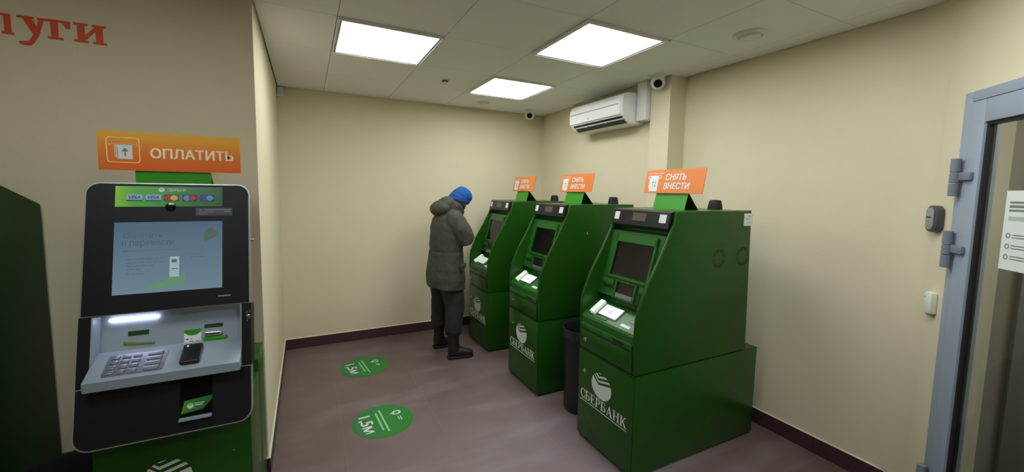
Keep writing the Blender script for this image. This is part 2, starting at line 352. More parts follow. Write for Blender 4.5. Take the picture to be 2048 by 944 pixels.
# ceiling: dark plenum above, separate lay-in tiles below, light panels in three cells
ceil = struct(obj('ceiling', box(NB(), XFL-.15, 3.9, YF-.15, YB+.15, ZT, ZT+.05), VOID))
GX = .6
lights = {(0, -1), (2, -2), (2, 0), (2, -4), (-2, -4), (0, -6)}
def inroom(x0, x1, y0, y1):
    y1_ = YB-.010; x1_ = XR-.008
    a0, a1, b0, b1 = max(x0, XFL), min(x1, x1_), max(y0, YF), min(y1, y1_)
    out = []
    if b0 < YN and a0 < XL:                     # cells left of the side wall stop at the kiosk wall
        out.append((a0, min(a1, XL), b0, min(b1, YN)))
        if a1 > XL: out.append((XL+.007, a1, b0, b1))
    elif a1 > XL: out.append((max(a0, XL+.007), a1, b0, b1))
    res = []
    for a, b, c, d in out:
        if b-a > .02 and d-c > .02: res.append([a, b, c, d])
    for q in res:
        if q[3] <= CY0 and q[2] >= -1.21 and q[1] > 2.5: q[1] = XR-.020
        if q[1] > XC and q[3] > CY0:            # stop at the pier and the conditioner wall
            if q[2] > CY1 - .001: q[1] = min(q[1], XA-(.055 if q[3] < .61 else .010))
            elif q[2] >= CY0-.001: q[1] = XC
    return res
for i in range(-5, 5):
    for j in range(-9, 3):
        if (i, j) in lights: continue
        x0, x1, y0, y1 = i*GX, (i+1)*GX, j*GX, (j+1)*GX
        cells = []
        if x1 > XC and y0 < CY0 < y1: cells = [(x0, x1, y0, CY0-.012), (x0, x1, CY0-.012, CY1), (x0, x1, CY1, y1)]
        else: cells = [(x0, x1, y0, y1)]
        for cc in cells:
            for a, b, c, d in inroom(*cc):
                if b-a < .02 or d-c < .004: continue
                e = .0015
                o = obj('ceiling_tile', box(NB(), a+e, b-e, c+(e if c == y0 else 0), d-(e if d == y1 else 0), H, H+.012, bev=.0012, seg=1), CEIL, ceil)
bmg = NB()      # the T-bars seen in the joints
for i in range(-4, 5): box(bmg, i*GX-.011, i*GX+.011, YF, YN if i*GX < XL else YB-.012, H+.0135, H+.03)
gb = obj('ceiling_grid', bmg, CGRID, ceil)
bmg = NB()
for j in range(-8, 3): box(bmg, XFL if j*GX < YN else XL+.008, XR-.01 if j*GX < CY0 else XC-.012, j*GX-.011, j*GX+.011, H+.0305, H+.045)
obj('ceiling_grid', bmg, CGRID, ceil)

# ---------------------------------------------------------------- ceiling lights
where = {(0, -1): 'square ceiling light panel nearest the left wall', (2, -2): 'largest square ceiling light panel, above the near green cash machines',
         (2, 0): 'smallest square ceiling light panel, farthest back toward the corner', (2, -4): 'square ceiling light panel by the glass door, mostly above the frame',
         (-2, -4): 'added fill light panel, unseen, above the far left floor', (0, -6): 'added fill light panel, unseen, behind the viewer'}  # the far left and rear panels are added fill, out of view
for (i, j), lb in where.items():
    t = thing('ceiling_light', lb, 'light', ((i+.5)*GX, (j+.5)*GX, H), group='square ceiling light panels')
    def ring(o_, i_, z0, z1):
        fb = NB()
        for q in (((-o_, -o_), (o_, -o_), (i_, -i_), (-i_, -i_)), ((o_, -o_), (o_, o_), (i_, i_), (i_, -i_)), ((o_, o_), (-o_, o_), (-i_, i_), (i_, i_)), ((-o_, o_), (-o_, -o_), (-i_, -i_), (-i_, i_))): prism(fb, q, XY, z0, z1)
        return fb
    obj('light_frame', ring(.2975, .288, -.016, .018), WHITE, t); i_ = .274
    obj('inner_rim', ring(.2878, i_, -.012, .018), RIM, t)
    obj('diffuser', box(NB(), -i_+.0005, i_-.0005, -i_+.0005, i_-.0005, -.006, .012), PANEL, t)

# ---------------------------------------------------------------- ceiling devices
def ceiling_disc(name, label, cat, x, y, r, kind):
    t = thing(name, label, cat, (x, y, H))
    obj('base_ring', lathe(NB(), (0, 0, 0), (0, 0, -1), [(-.001, r), (.006, r), (.012, r*.93), (.012, r*.74), (.005, r*.70)], 40), WHITE, t, smooth=30)
    if kind == 'disc': obj('cover_disc', lathe(NB(), (0, 0, -.005), (0, 0, -1), [(0, r*.60), (.012, r*.62), (.02, r*.55), (.021, .001)], 40), WHITE, t, smooth=30)
    return t
ceiling_disc('smoke_detector', 'large round white ceiling disc with raised centre, near the right wall', 'detector', 2.145, -1.471, .088, 'disc')
ceiling_disc('smoke_detector', 'faint round white ceiling disc beyond the farthest light panel', 'detector', 1.521, .93, .075, 'disc')
t = thing('sprinkler', 'small sprinkler-like ceiling fitting with dark slots between the light panels', 'sprinkler', (.898, .313, H))
obj('rosette', lathe(NB(), (0, 0, 0), (0, 0, -1), [(-.001, .040), (.004, .040), (.007, .034), (.007, .02)], 28), WHITE, t, smooth=30)
obj('slot_ring', lathe(NB(), (0, 0, -.0072), (0, 0, -1), [(0, .026), (.003, .026), (.0042, .018)], 28), VOID, t, smooth=30)
obj('nozzle', lathe(NB(), (0, 0, -.0118), (0, 0, -1), [(0, .010), (.006, .010), (.008, .022), (.016, .022), (.018, .002)], 20), WHITE, t, smooth=30)
t = thing('ceiling_screw', 'tiny bright metal fitting in the ceiling by the largest light panel corner', 'fitting', (1.825, -1.19, H))
obj('rosette', lathe(NB(), (0, 0, 0), (0, 0, -1), [(-.001, .010), (.003, .010), (.006, .005), (.007, .001)], 16), CHROME, t, smooth=30)
def turret(x, y, r, label, aim):
    t = thing('security_camera', label, 'camera', (x, y, H), group='white dome security cameras')
    obj('mount_ring', lathe(NB(), (0, 0, 0), (0, 0, -1), [(-.001, r*.95), (.012, r*.95), (.022, r*.8), (.026, r*.55)], 32), WHITE, t, smooth=30)
    c = Vector((0, 0, -.022-r*.62)); d, u, v = frame_axes(aim); bm = NB()
    prof = [(-r*.98*math.cos(k*math.pi/18), r*.98*math.sin(k*math.pi/18)) for k in range(0, 14)]
    b = lathe(bm, c, d, prof[1:] + [(r*.70, r*.60), (r*.62, r*.56)], 36)
    ball = obj('camera_ball', b, WHITE, t, smooth=40)
    obj('lens_face', lathe(NB(), c+d*r*.60, d, [(0, r*.55), (r*.06, r*.53), (r*.10, r*.3), (r*.11, .001)], 28), BLACKG, t, smooth=30)
    obj('lens', lathe(NB(), c+d*r*.705, d, [(0, r*.17), (r*.05, r*.14), (r*.07, .001)], 20), mat('lens_glass', srgb(30, 34, 40), .05), t, smooth=30)
turret(2.13, 1.02, .056, 'white ball security camera at the ceiling near the back corner', (-.52, -.8, -.42))
turret(2.325, -.64, .056, 'white ball security camera above the wall pier, beside the air conditioner', (-.62, -.62, -.42))
t = thing('motion_sensor', 'small white sensor box high in the back left corner', 'sensor', (-.362, YB, 2.44))
part('sensor_body', WHITE, t, -.026, .026, -.034, -.0003, -.045, .035, bev=.007)
part('sensor_window', PRINTW, t, -.016, .016, -.0352, -.0342, -.03, -.012)

# ---------------------------------------------------------------- air conditioner on the back right wall
t = thing('air_conditioner', 'white wall-mounted air conditioner just below the ceiling by the wall pier', 'air conditioner', (XA, 0, 0))
prof = [(0, 2.150), (-.12, 2.146), (-.170, 2.150), (-.205, 2.172), (-.235, 2.203), (-.251, 2.240), (-.257, 2.290), (-.252, 2.352), (-.238, 2.386), (-.20, 2.402), (0, 2.412)]
Y0, Y1 = -.385, .352
obj('casing', prism(NB(), [(u-.0004, v) for u, v in prof], XZ, Y0, Y1, bev=.008), ACW, t, smooth=50)
fp = [(-.2535, 2.222), (-.2600, 2.290), (-.2555, 2.352), (-.2500, 2.352), (-.2540, 2.290), (-.2475, 2.222)]
obj('front_panel', prism(NB(), fp, XZ, Y0+.03, Y1-.004), ACW, t, smooth=40)
obj('panel_groove', prism(NB(), [(-.2600, 2.3050), (-.2607, 2.3050), (-.2598, 2.3130), (-.2590, 2.3130)], XZ, Y0+.045, Y1-.01), GREY, t)
out = prism(NB(), [(-.2395, 2.2055), (-.2465, 2.2130), (-.2435, 2.2165), (-.2360, 2.2080)], XZ, Y0+.03, Y1-.03)
obj('upper_outlet', prism(NB(), [(-.2435, 2.2035), (-.2275, 2.1900), (-.2235, 2.1945), (-.2395, 2.2080)], XZ, Y0+.02, Y1-.05), BLACK, t); out.free()
obj('louvre', prism(NB(), [(-.2295, 2.1865), (-.2215, 2.1795), (-.2190, 2.1830), (-.2270, 2.1900)], XZ, Y0+.02, Y1-.05), WHITE, t)
obj('lower_outlet', prism(NB(), [(-.2190, 2.1765), (-.1830, 2.1510), (-.1800, 2.1570), (-.2150, 2.1815)], XZ, Y0+.02, Y1-.06), mat('outlet_dark_grey', srgb(62, 60, 54), .6, noise=.1), t)
for yy in (-.15, .12): part('vane_clip', WHITE, t, -.231, -.219, yy-.006, yy+.006, 2.177, 2.189)
obj('badge', lathe(NB(), (-.2578, .06, 2.245), (-1, 0, -.1), [(0, .007), (.002, .006), (.0022, .001)], 16), GREY, t)
t = thing('cable_duct', 'tall white cable cover box between the air conditioner and the wall pier', 'duct', (XA, -.445, 0))
part('duct_cover', ACW, t, -.105, -.0005, -.052, .052, 2.168, H-.004, bev=.004)

# ---------------------------------------------------------------- floor stickers
def floor_sticker(x, y, rx, rot, label):
    t = thing('floor_sticker', label, 'sticker', (x, y, .0004), rot, 'round green distance stickers on the floor')
    gm, r, b, nt = grad_mat('green_sticker_vinyl', 'Y', -.2, .2, [(0, srgb(36, 118, 62)), (1, srgb(30, 128, 44))], .4)
    obj('sticker_disc', lathe(NB(), (0, 0, 0), (0, 0, 1), [(0, rx), (.0008, rx)], 56), gm, t)
    # the writing reads from the cash machine side: its up is local +y
    pm = lambda a, b_: plane_map((a, b_, .0009), (1, 0, 0), (0, 1, 0))
    text('lettering', '1,5м', PRINTW, t, pm(-.105, -.155), .21, .088, bold=.012)
    bm = NB(); flat(bm, [rc(-.14, .14, -.022, -.010), rc(-.11, .11, -.052, -.040)], plane_map((0, .02, .0009), (1, 0, 0), (0, 1, 0)), .0004)
    obj('printed_lines', bm, mat('pale_green_print', srgb(140, 200, 150), .5, noise=.1, scale=90), t)
    bm = NB(); flat(bm, arc(-.055, .105, .026, .030, .015, .019, 0, 360, 20), plane_map((0, 0, .0009), (1, 0, 0), (0, 1, 0)), .0004)
    flat(bm, [[(-.062, .080), (-.048, .080), (-.055, .052)]], plane_map((0, 0, .0009), (1, 0, 0), (0, 1, 0)), .0004)
    obj('pin_symbol', bm, PRINTW, t)
    bm = NB(); flat(bm, [rc(.0, .05, .112, .118), rc(.0, .04, .098, .103)], plane_map((0, 0, .0009), (1, 0, 0), (0, 1, 0)), .0004)
    obj('small_print', bm, PRINTW, t)
floor_sticker(.256, .585, .205, math.radians(-82), 'round green 1,5 m floor sticker farther away, nearest the back wall')
floor_sticker(.258, -.335, .198, math.radians(-85), 'round green 1,5 m floor sticker nearer the front of the room')

# ---------------------------------------------------------------- cash machines
def fascia_pt(off, z):      # point on the slanted front; off = depth behind the side panel edge line
    return (.06 + (z-.98)*.2766 + off*1.038, z)
SP = [(0, .590), (-.006, .70), (-.010, .82), (-.007, .895), (.006, .950), (.030, 1.010), (.058, 1.075), (.095, 1.140), (.140, 1.215), (.190, 1.310), (.236, 1.402), (.246, 1.468), (.895, 1.468), (.925, .590)]
def make_atm():
    t = thing('cash_machine', '', 'cash machine', (1.37, -1.24, 0), group='green cash machines along the right wall')
    W2 = .24
    lb = NB(); box(lb, .004, 1.055, -W2+.004, W2-.004, .012, .586, bev=.006); obj('safe_cabinet', lb, GREEN, t, smooth=40)
    part('plinth', RUB, t, .03, 1.04, -W2+.02, W2-.02, 0, .0118)
    dr = obj('safe_door', box(NB(), -.0045, .0036, -W2+.006, W2-.006, .03, .578, bev=.003), GREEN, t, smooth=40)
    core = [(.004, .594), (-.002, .70), (-.004, .795), (.004, .810), (.118, .884), (.150, .888), (.155, .925)] + [fascia_pt(.062, z) for z in (.935, 1.03)] + [fascia_pt(.062, 1.328)]
    core += [(.262, 1.336), (.262, 1.455), (.885, 1.455), (.912, .594)]
    obj('upper_cabinet', prism(NB(), core, XZ, -W2+.0225, W2-.0225), GREENF, t)
    for s in (-1, 1):
        a, b = sorted((s*(W2-.022), s*W2)); obj('side_panel', prism(NB(), SP, XZ, a, b, bev=.0085, seg=4), GREEN, t, smooth=60)
    part('top_cover', GREEN, t, .262, .893, -W2+.0225, W2-.0225, 1.4555, 1.466)
    # front drawer with a slot line
    part('front_flap', GREENF, t, -.0125, -.0045, -W2+.025, W2-.025, .723, .758, bev=.002)
    part('receipt_slot', BLACK, t, -.0145, -.0128, -.155, -.075, .731, .748)
    part('slot_label', GREENF, t, -.0148, -.0128, -.065, .0, .733, .748, bev=.001)
    part('drawer_front', GREEN, t, -.0095, -.003, -W2+.024, W2-.024, .598, .715, bev=.003)
    for z in (.655, .455):
        k = obj('lock', lathe(NB(), (-.0045 if z < .6 else -.0098, .172, z), (-1, 0, 0), [(0, .0125), (.003, .0125), (.004, .008), (.008, .0075), (.0082, .001)], 20), CHROME, t, smooth=30)
    # sloping shelf: z = .81 + .65 x
    sl = .65; ln = math.hypot(1, sl); sh = plane_map((.0, 0, .8085), (0, -1, 0), (1, 0, sl))
    def slab(nm, m, a0, a1, b0, b1, c0, c1):    # a = -y (reading left to right), b up the slope
        return obj(nm, prism(NB(), rc(a0, a1, b0*ln, b1*ln), lambda u, v, w_: sh(u, v, w_), c0, c1), m, t)
    slab('keypad_recess', BLACK, -.125, .045, .028, .110, .0005, .002)
    k = slab('pin_pad', PADLIT, -.112, .036, .034, .104, .0022, .006)
    fb = NB(); mpp = lambda u, v, w_: sh(-.038+u, .080+v, .0062+w_)
    flat(fb, arc(0, 0, .014, .011, .0115, .0085, 0, 360, 18), mpp, .0003); flat(fb, [rc(-.006, -.003, .001, .004), rc(.003, .006, .001, .004), rc(-.005, .005, -.005, -.0035)], mpp, .0003)
    pr = obj('pad_symbol', fb, PRINTG, t)
    slab('keypad_guard', SHLIT, -.165, -.128, .022, .112, .0005, .022)
    slab('pad_frame', GREENF, -.10, -.02, .012, .024, .0005, .004)
    slab('arrow_label', PRINTW, .09, .16, .018, .034, .0005, .0012)
    slab('arrow_label', PRINTG, .12, .175, .055, .066, .0005, .0012)
    # slanted fascia
    o0 = Vector((fascia_pt(.062, 1.03)[0], 0, 1.03)); o1 = Vector((fascia_pt(.062, 1.328)[0], 0, 1.328)); up = (o1-o0).normalized()
    fm = plane_map(o0, (0, -1, 0), up)          # normal points to the customer
    def fsl(nm, m, a0, a1, b0, b1, c0, c1, bev=0, par=t):
        bm = prism(NB(), rc(a0, a1, b0, b1), lambda u, v, w_: fm(u, v, w_), c0, c1)
        if bev: bmesh.ops.bevel(bm, geom=bm.edges[:], offset=bev, segments=2, affect='EDGES')
        return obj(nm, bm, m, par, smooth=40 if bev else None)
    bz = NB(); B0, B1, A0, A1 = .018, .288, -.155, .165
    for q in (rc(A0, A1, B0, B0+.016), rc(A0, A1, B1-.046, B1), rc(A0, A0+.014, B0, B1), rc(A1-.014, A1, B0, B1)): prism(bz, q, lambda u, v, w_: fm(u, v, w_), -.001, .014)
    obj('screen_bezel', bz, GREENF, t)
    fsl('screen', BLACKG, A0+.0145, A1-.0145, B0+.0165, B1-.0465, .0005, .004)
    fsl('display_visor', GREENF, -.02, .03, .004, .014, .0005, .006, .001)
    fsl('card_slot', GREENF, -.185, -.085, -.030, .004, .0005, .016, .004)
    fsl('card_mouth', BLACK, -.178, -.092, -.050, -.040, .0005, .002)
    cb = NB(); X0, X1, Z0, Z1 = -.062, .085, -.095, .0
    for q in (rc(X0-.010, X1+.010, Z1, Z1+.006), rc(X0-.010, X1+.010, Z0-.006, Z0), rc(X0-.010, X0, Z0, Z1), rc(X1, X1+.010, Z0, Z1)): prism(cb, q, lambda u, v, w_: fm(u, v, w_), -.001, .014)
    obj('cash_slot_frame', cb, GREENF, t)
    fsl('cash_slot', BLACK, X0+.0005, X1-.0005, Z0+.0005, Z1-.0005, .0005, .002)
    fsl('cash_lip', STEEL, X0+.004, X1-.004, Z0+.002, Z0+.028, .0025, .012, .003)
    fsl('side_button_block', GREENF, .112, .175, -.030, .004, .0005, .012, .003)
    fsl('side_opening', BLACK, .118, .170, -.098, -.034, .0005, .003)
    # black header with camera window and two reflectors
    obj('header', prism(NB(), [(.208, 1.372), (.228, 1.458), (.262, 1.4665), (.2618, 1.352), (.225, 1.352)], XZ, -W2+.0226, W2-.0226), BLACK, t)
    hm = plane_map((.2185, 0, 1.4168), (0, -1, 0), (.0205, 0, .086))
    def hs(nm, m, a0, a1, b0, b1, c1=.0015): return obj(nm, prism(NB(), rc(a0, a1, b0, b1), lambda u, v, w_: hm(u, v, w_), .0004, c1), m, t)
    hs('camera_window', mat('smoked_window', srgb(92, 84, 78), .3, noise=.3, scale=120), -.055, .050, -.018, .030)
    hs('reflector', PAPER, -.204, -.165, -.018, .030, .003); hs('reflector', PAPER, .150, .196, -.018, .030, .003)
    # emblem and name on the safe door
    fr = plane_map((-.0047, 0, 0), (0, -1, 0), (0, 0, 1))
    emblem('emblem', PRINTW, t, plane_map((-.0047, .018, .418), (0, -1, 0), (0, 0, 1)), .087, .078)
    word('name_lettering', 'СБЕРБАНК', GL, PRINTW, t, plane_map((-.0047, .208, .276), (0, -1, 0), (0, 0, 1)), .404, .058)
    flat_b = NB(); flat(flat_b, [rc(-.208, .196, .260, .2645)], fr); obj('underline', flat_b, PRINTW, t)
    # antenna puck
    obj('antenna', lathe(NB(), (.885, 0, 1.4662), (0, 0, 1), [(0, .044), (.012, .044), (.050, .036), (.058, .031), (.060, .001)], 28), RUB, t, smooth=35)
    return t
atm = make_atm()
atm['label'] = 'nearest and largest green cash machine, vented side panel with white label'
atm2 = copy_tree(atm); atm2.location.y = -.265; atm2['label'] = 'middle green cash machine of the row, beyond the black bin'
atm3 = copy_tree(atm); atm3.location.y = .66; atm3['label'] = 'farthest green cash machine, the one the person in the parka stands at'
# only the nearest machine shows its vents, seam and label
for cx in (.612, .832):
    bm = NB(); vm = plane_map((cx, -.2402, 1.19), (1, 0, 0), (0, 0, 1))
    for k in range(8):
        a = k*45
        for da in (0, 13, 26): flat(bm, arc(0, 0, .058, .058, .040 if da != 13 else .034, .040 if da != 13 else .034, a+da, a+da+7, 1), vm, .0005)
    obj('vent', bm, mat('vent_dark', srgb(14, 40, 16), .7, noise=.1), atm)
part('asset_label', PAPER, atm, .822, .905, -.2408, -.2402, 1.375, 1.450)
bm = NB(); vm = plane_map((.822, -.2409, 1.375), (1, 0, 0), (0, 0, 1)); flat(bm, [rc(.04, .06, .055, .062), rc(.012, .06, .04, .043), rc(.03, .07, .02, .022)], vm, .0002); obj('label_print', bm, PRINTG, atm)
bm = NB(); flat(bm, [rc(.19, .90, 0, .0012)], plane_map((0, -.2401, 1.278), (1, 0, .002), (0, 0, 1)), .0003); obj('panel_seam', bm, DGREEN, atm)
bm = NB(); flat(bm, [rc(0, .004, 0, .02), rc(-.006, .0, .008, .011)], plane_map((.42, -.2402, 1.235), (1, 0, 0), (0, 0, 1)), .0003); obj('scratch_mark', bm, PRINTW, atm2)
# sign boards standing on the machines
def topper(yc, label):
    t = thing('topper_sign', label, 'sign', (1.84, yc, 1.4664), group='orange signs on the cash machines')
    hw = .118; tilt = .30
    bm = NB(); wd = [(-.022, 0), (.004, .096), (.012, .096), (.105, 0), (.093, 0), (.006, .084), (-.013, 0)]
    wd = [(-.022, .0), (.006, .098), (.012, .098), (.100, 0), (.090, 0), (.008, .088), (-.013, 0)]
    obj('front_leaf', prism(NB(), [(-.022, 0), (.006, .098), (.010, .098), (-.018, 0)], XZ, -hw, hw), LIME, t)
    obj('rear_leaf', prism(NB(), [(.0102, .098), (.0142, .098), (.102, 0), (.098, 0)], XZ, -hw, hw), GREEN, t)
    bh, bw = .150, .217; up = Vector((.028, 0, .145)).normalized(); o0 = Vector((-.004, 0, .0985))
    pm = plane_map(o0, (0, -1, 0), up)
    bm = prism(NB(), rc(-bw, bw, 0, bh), lambda u, v, w_: pm(u, v, w_), -.005, 0)
    obj('board', bm, ORANGE, t)
    P2 = lambda a, b: plane_map(pm(a, b, .0002), (0, -1, 0), up)
    text('lettering', 'СНЯТЬ', PRINTW, t, P2(-.058, .082), .152, .040, bold=.022, shear=.12)
    text('lettering', 'ВНЕСТИ', PRINTW, t, P2(-.064, .026), .190, .040, bold=.022, shear=.12)
    text('small_lettering', 'БЕЗ КОМИССИИ', PRINTW, t, P2(-.190, .122), .110, .011, bold=.01)
    b = NB(); flat(b, [rc(-.178, -.112, .012, .112)], pm, .0004, .0003)
    flat(b, arc(-.190, .103, .010, .010, .006, .006, 90, 270, 8) + arc(-.098, .103, .010, .010, .006, .006, -90, 90, 8) + [rc(-.19, -.098, .109, .113), rc(-.19, -.178, .093, .097), rc(-.112, -.098, .093, .097)], pm, .0004, .0003)
    flat(b, [rc(-.186, -.180, .03, .10)], pm, .0004, .0003)
    obj('banknote_symbol', b, PRINTW, t)
    b = NB(); flat(b, [rc(-.154, -.151, .038, .068), [(-.160, .066), (-.145, .066), (-.1525, .080)], rc(-.136, -.133, .048, .080), [(-.142, .050), (-.127, .050), (-.1345, .036)]], pm, .0004, .0009)
    obj('arrow_symbol', b, PRINTG, t)
topper(-1.24, 'orange СНЯТЬ ВНЕСТИ sign on the nearest cash machine, largest of the three'); topper(-.262, 'orange СНЯТЬ ВНЕСТИ sign on the middle cash machine'); topper(.63, 'orange СНЯТЬ ВНЕСТИ sign on the farthest cash machine, smallest of the three')

# ---------------------------------------------------------------- waste bins
def bin_(x, y, r, h, label):
    t = thing('waste_bin', label, 'bin', (x, y, 0))
    obj('bin_body', lathe(NB(), (0, 0, 0), (0, 0, 1), [(0, r*.82), (.01, r*.86), (h*.97, r*.99), (h*.97, r*.95), (.02, r*.80)], 40), BLACK, t, smooth=40)
    bm = NB(); N = 48
    rings = []
    for k, (hh, rr) in enumerate(((h*.90, 1.012), (h*.965, 1.03), (h, 1.02), (h*1.002, .97), (h*.95, .92), (h*.6, .86))):
        rings.append([bm.verts.new((rr*r*(1+(.012*math.sin(i*2.3+k*1.7)))*math.cos(2*math.pi*i/N), rr*r*(1+(.012*math.sin(i*1.9+k)))*math.sin(2*math.pi*i/N), hh+(.010*math.sin(i*1.31+k) if k in (0, 5) else .002*math.sin(i*2.1)))) for i in range(N)])
    for a, b in zip(rings, rings[1:]):
        for i in range(N): bm.faces.new((a[i], a[(i+1) % N], b[(i+1) % N], b[i]))
    obj('bin_liner', bm, BAG, t, smooth=60)
bin_(1.585, -.755, .140, .60, 'black round waste bin with a liner between the two nearer cash machines')
bin_(-1.035, -.950, .128, .47, 'black round waste bin low beside the payment kiosk at the left')

# ---------------------------------------------------------------- payment kiosk
KX, KW = -.638, .24
k = thing('payment_kiosk', 'black and silver touch-screen payment kiosk on a green cabinet, at the left', 'kiosk', (KX, YN, 0))
k['group'] = 'payment kiosks'
# local frame: x across, y toward the wall is 0, front is negative
yl = lambda yw: yw-YN
obj('lower_cabinet', box(NB(), -KW, KW, yl(-1.17), yl(-.86), .012, .70, bev=.004), GREEN, k, smooth=40)
part('rear_cabinet', GREEN, k, -KW, KW, yl(-.859), -.0125, .012, .755, bev=.004)
part('plinth', RUB, k, -KW+.02, KW-.02, yl(-1.15), -.03, 0, .0118)
obj('upper_body', prism(NB(), [(yl(-1.155), .7005), (yl(-.861), .7005), (yl(-.861), .756), (yl(-.80), .80), (yl(-.80), 1.50), (yl(-1.00), 1.50), (yl(-1.035), 1.09), (yl(-1.03), .90)], lambda u, v, w_: (w_, u, v), -KW+.03, KW-.03), BLACK, k)
K0 = Vector((0, yl(-1.25), .703)); Kup = Vector((0, .215, .867)).normalized()
km = plane_map(K0, (1, 0, 0), Kup)          # a = x, b up the slope, c toward the customer
KL = .893
def ks(nm, m, poly, c0, c1, bev=0, par=k, sm=None):
    bm = prism(NB(), poly, lambda u, v, w_: km(u, v, w_), c0, c1, bev=bev); return obj(nm, bm, m, par, smooth=sm)
sb = lambda z: (z-.703)/.9709             # world height on the panel -> slope distance
# upper panel: rounded top corners
up_o = rrect(-.252, .252, sb(1.103), sb(1.573), .042, 8, (1, 1, 0, 0))
up_i = rrect(-.247, .247, sb(1.103)+.003, sb(1.568), .038, 8, (1, 1, 0, 0))
ks('upper_panel_rim', SILV, up_o, -.022, -.003); ks('upper_panel', KBLACK, up_i, -.0028, .0012)
lo_o = rrect(-.257, .257, sb(.703)-.035, sb(.870), .048, 8, (0, 0, 1, 1))
lo_i = rrect(-.252, .252, sb(.703)-.030, sb(.870)-.003, .044, 8, (0, 0, 1, 1))
ks('lower_panel_rim', SILV, lo_o, -.022, -.003)
# lower panel with the deep receipt bay cut out (built in pieces around the opening)
bm = NB(); y0_, y1_ = sb(.703)-.030, sb(.870)-.003
Lf = [p for p in lo_i if p[0] < 0]; Rt = [p for p in lo_i if p[0] > 0]
prism(bm, [(.030, y1_)] + [p for p in lo_i if p[0] < 0] + [(.030, y0_)], lambda u, v, w_: km(u, v, w_), -.0028, .0012)
prism(bm, [(.128, y0_)] + [p for p in lo_i if p[0] > 0][1:] + [(.252, y1_), (.128, y1_)], lambda u, v, w_: km(u, v, w_), -.0028, .0012)
prism(bm, rc(.030, .128, y0_, sb(.722)), lambda u, v, w_: km(u, v, w_), -.0028, .0012)
bmesh.ops.recalc_face_normals(bm, faces=bm.faces[:])
obj('lower_panel', bm, KBLACK, k)
bay = NB(); prism(bay, rc(.0305, .1275, sb(.722), sb(.8655)), lambda u, v, w_: km(u, v, w_), -.0026, -.0018); obj('receipt_bay', bay, mat('bay_black', srgb(5, 5, 6), .6, noise=.1, spec=.1), k)
cardm, r_, b_, nt_ = grad_mat('green_card_print', 'X', .03, .13, [(0, srgb(92, 150, 40)), (.35, srgb(40, 130, 50)), (1, srgb(24, 100, 50))])
rcd = obj('bank_card_print', prism(NB(), [(.034, sb(.735)), (.100, sb(.742)), (.128, sb(.772)), (.128, sb(.785)), (.044, sb(.778))], lambda u, v, w_: km(u, v, w_), -.0016, .0004), cardm, k)
emblem('card_emblem', PRINTW, k, plane_map(km(.062, sb(.759), .0006), (1, 0, 0), Kup), .010)
b = NB(); flat(b, [rc(.075, .104, sb(.763), sb(.766)), rc(.075, .098, sb(.757), sb(.760))], km, .0004, .0006); obj('card_print', b, PRINTW, k)
part('bay_ledge', KSILV, k, .0305, .1275, yl(-1.262), yl(-1.243), .716, .722)
# middle recess
for s in (-1, 1):
    a, b_ = sorted((s*.222, s*.254)); ks('recess_cheek', KBLACK, rc(a, b_, sb(.8705), sb(1.1025)), -.10, -.002)
ks('recess_back', KSILV, rc(-.2215, .2215, sb(.965)-.03, sb(1.1025)+.02), -.075, -.066)
for s in (-1, 1):
    a, b_ = sorted((s*.2215, s*.2170)); ks('recess_side', KSILV, rc(a, b_, sb(.885), sb(1.1)), -.065, -.004)
# shelf
spts = [(yl(-1.252), .872), (yl(-1.255), .905), (yl(-1.135), .960), (yl(-1.10), .960), (yl(-1.10), .872)]
obj('shelf', prism(NB(), spts, lambda u, v, w_: (w_, u, v), -.2213, .2213, bev=.003), KSILV, k, smooth=40)
shd = Vector((0, .120, .055)).normalized(); shm = plane_map((0, yl(-1.255), .905), (1, 0, 0), shd)
def ss(nm, m, poly, c0, c1, bev=0): return obj(nm, prism(NB(), poly, lambda u, v, w_: shm(u, v, w_), c0, c1, bev=bev), m, k, smooth=40 if bev else None)
ss('keypad_plate', STEEL, rrect(-.178, -.012, .018, .116, .006), .0004, .0022)
for r in range(4):
    for c in range(3):
        ss('key', STEEL, rrect(-.170+c*.030, -.147+c*.030, .024+r*.0235, .040+r*.0235, .003, 3), .0024, .0062, .001)
    ss('function_key', STEEL, rrect(-.068, -.024, .024+r*.0235, .040+r*.0235, .003, 3), .0024, .0062, .001)
ss('card_reader', BLACK, rrect(.035, .095, .022, .112, .008), .0004, .018, .003)
ss('status_light', emat('green_led', (.8, 1, .8, 1), 1.5), rrect(.047, .052, .098, .103, .002, 3), .0182, .0190)
# LED bar, plates and slots on the recess back
def rb(nm, m, poly, c1=.002, c0=.0004, bev=0): return obj(nm, prism(NB(), poly, lambda u, v, w_: km(u, v, w_), -.066+c0, -.066+c1, bev=bev), m, k, smooth=40 if bev else None)
rb('led_bar', LEDW, rrect(-.192, -.052, sb(1.079), sb(1.090), .004, 4), .010)
rb('recess_plate', DGREEN, rc(-.140, -.080, sb(1.024), sb(1.040)))
rb('recess_plate', DGREEN, rc(.090, .150, sb(1.022), sb(1.036)))
rb('vent_slit', GREY, rc(.02, .07, sb(1.082), sb(1.086)))
rb('receipt_slot', mat('yellow_green_slot', srgb(120, 140, 40), .4, noise=.1), [(-.152, sb(.996)), (-.062, sb(.989)), (-.06, sb(.996)), (-.105, sb(.998)), (-.150, sb(1.006))], .006)
rb('hint_card', PAPER, rc(.026, .080, sb(.970), sb(1.012)), .0015)
b = NB(); flat(b, [[(.026, sb(1.0125)), (.026, sb(1.022)), (.080, sb(1.022)), (.080, sb(1.0125)), (.066, sb(1.003)), (.053, sb(1.000)), (.040, sb(1.003))]], lambda u, v, w_=0: km(u, v, w_-.0640), .0005); obj('hint_card_top', b, LIME, k)
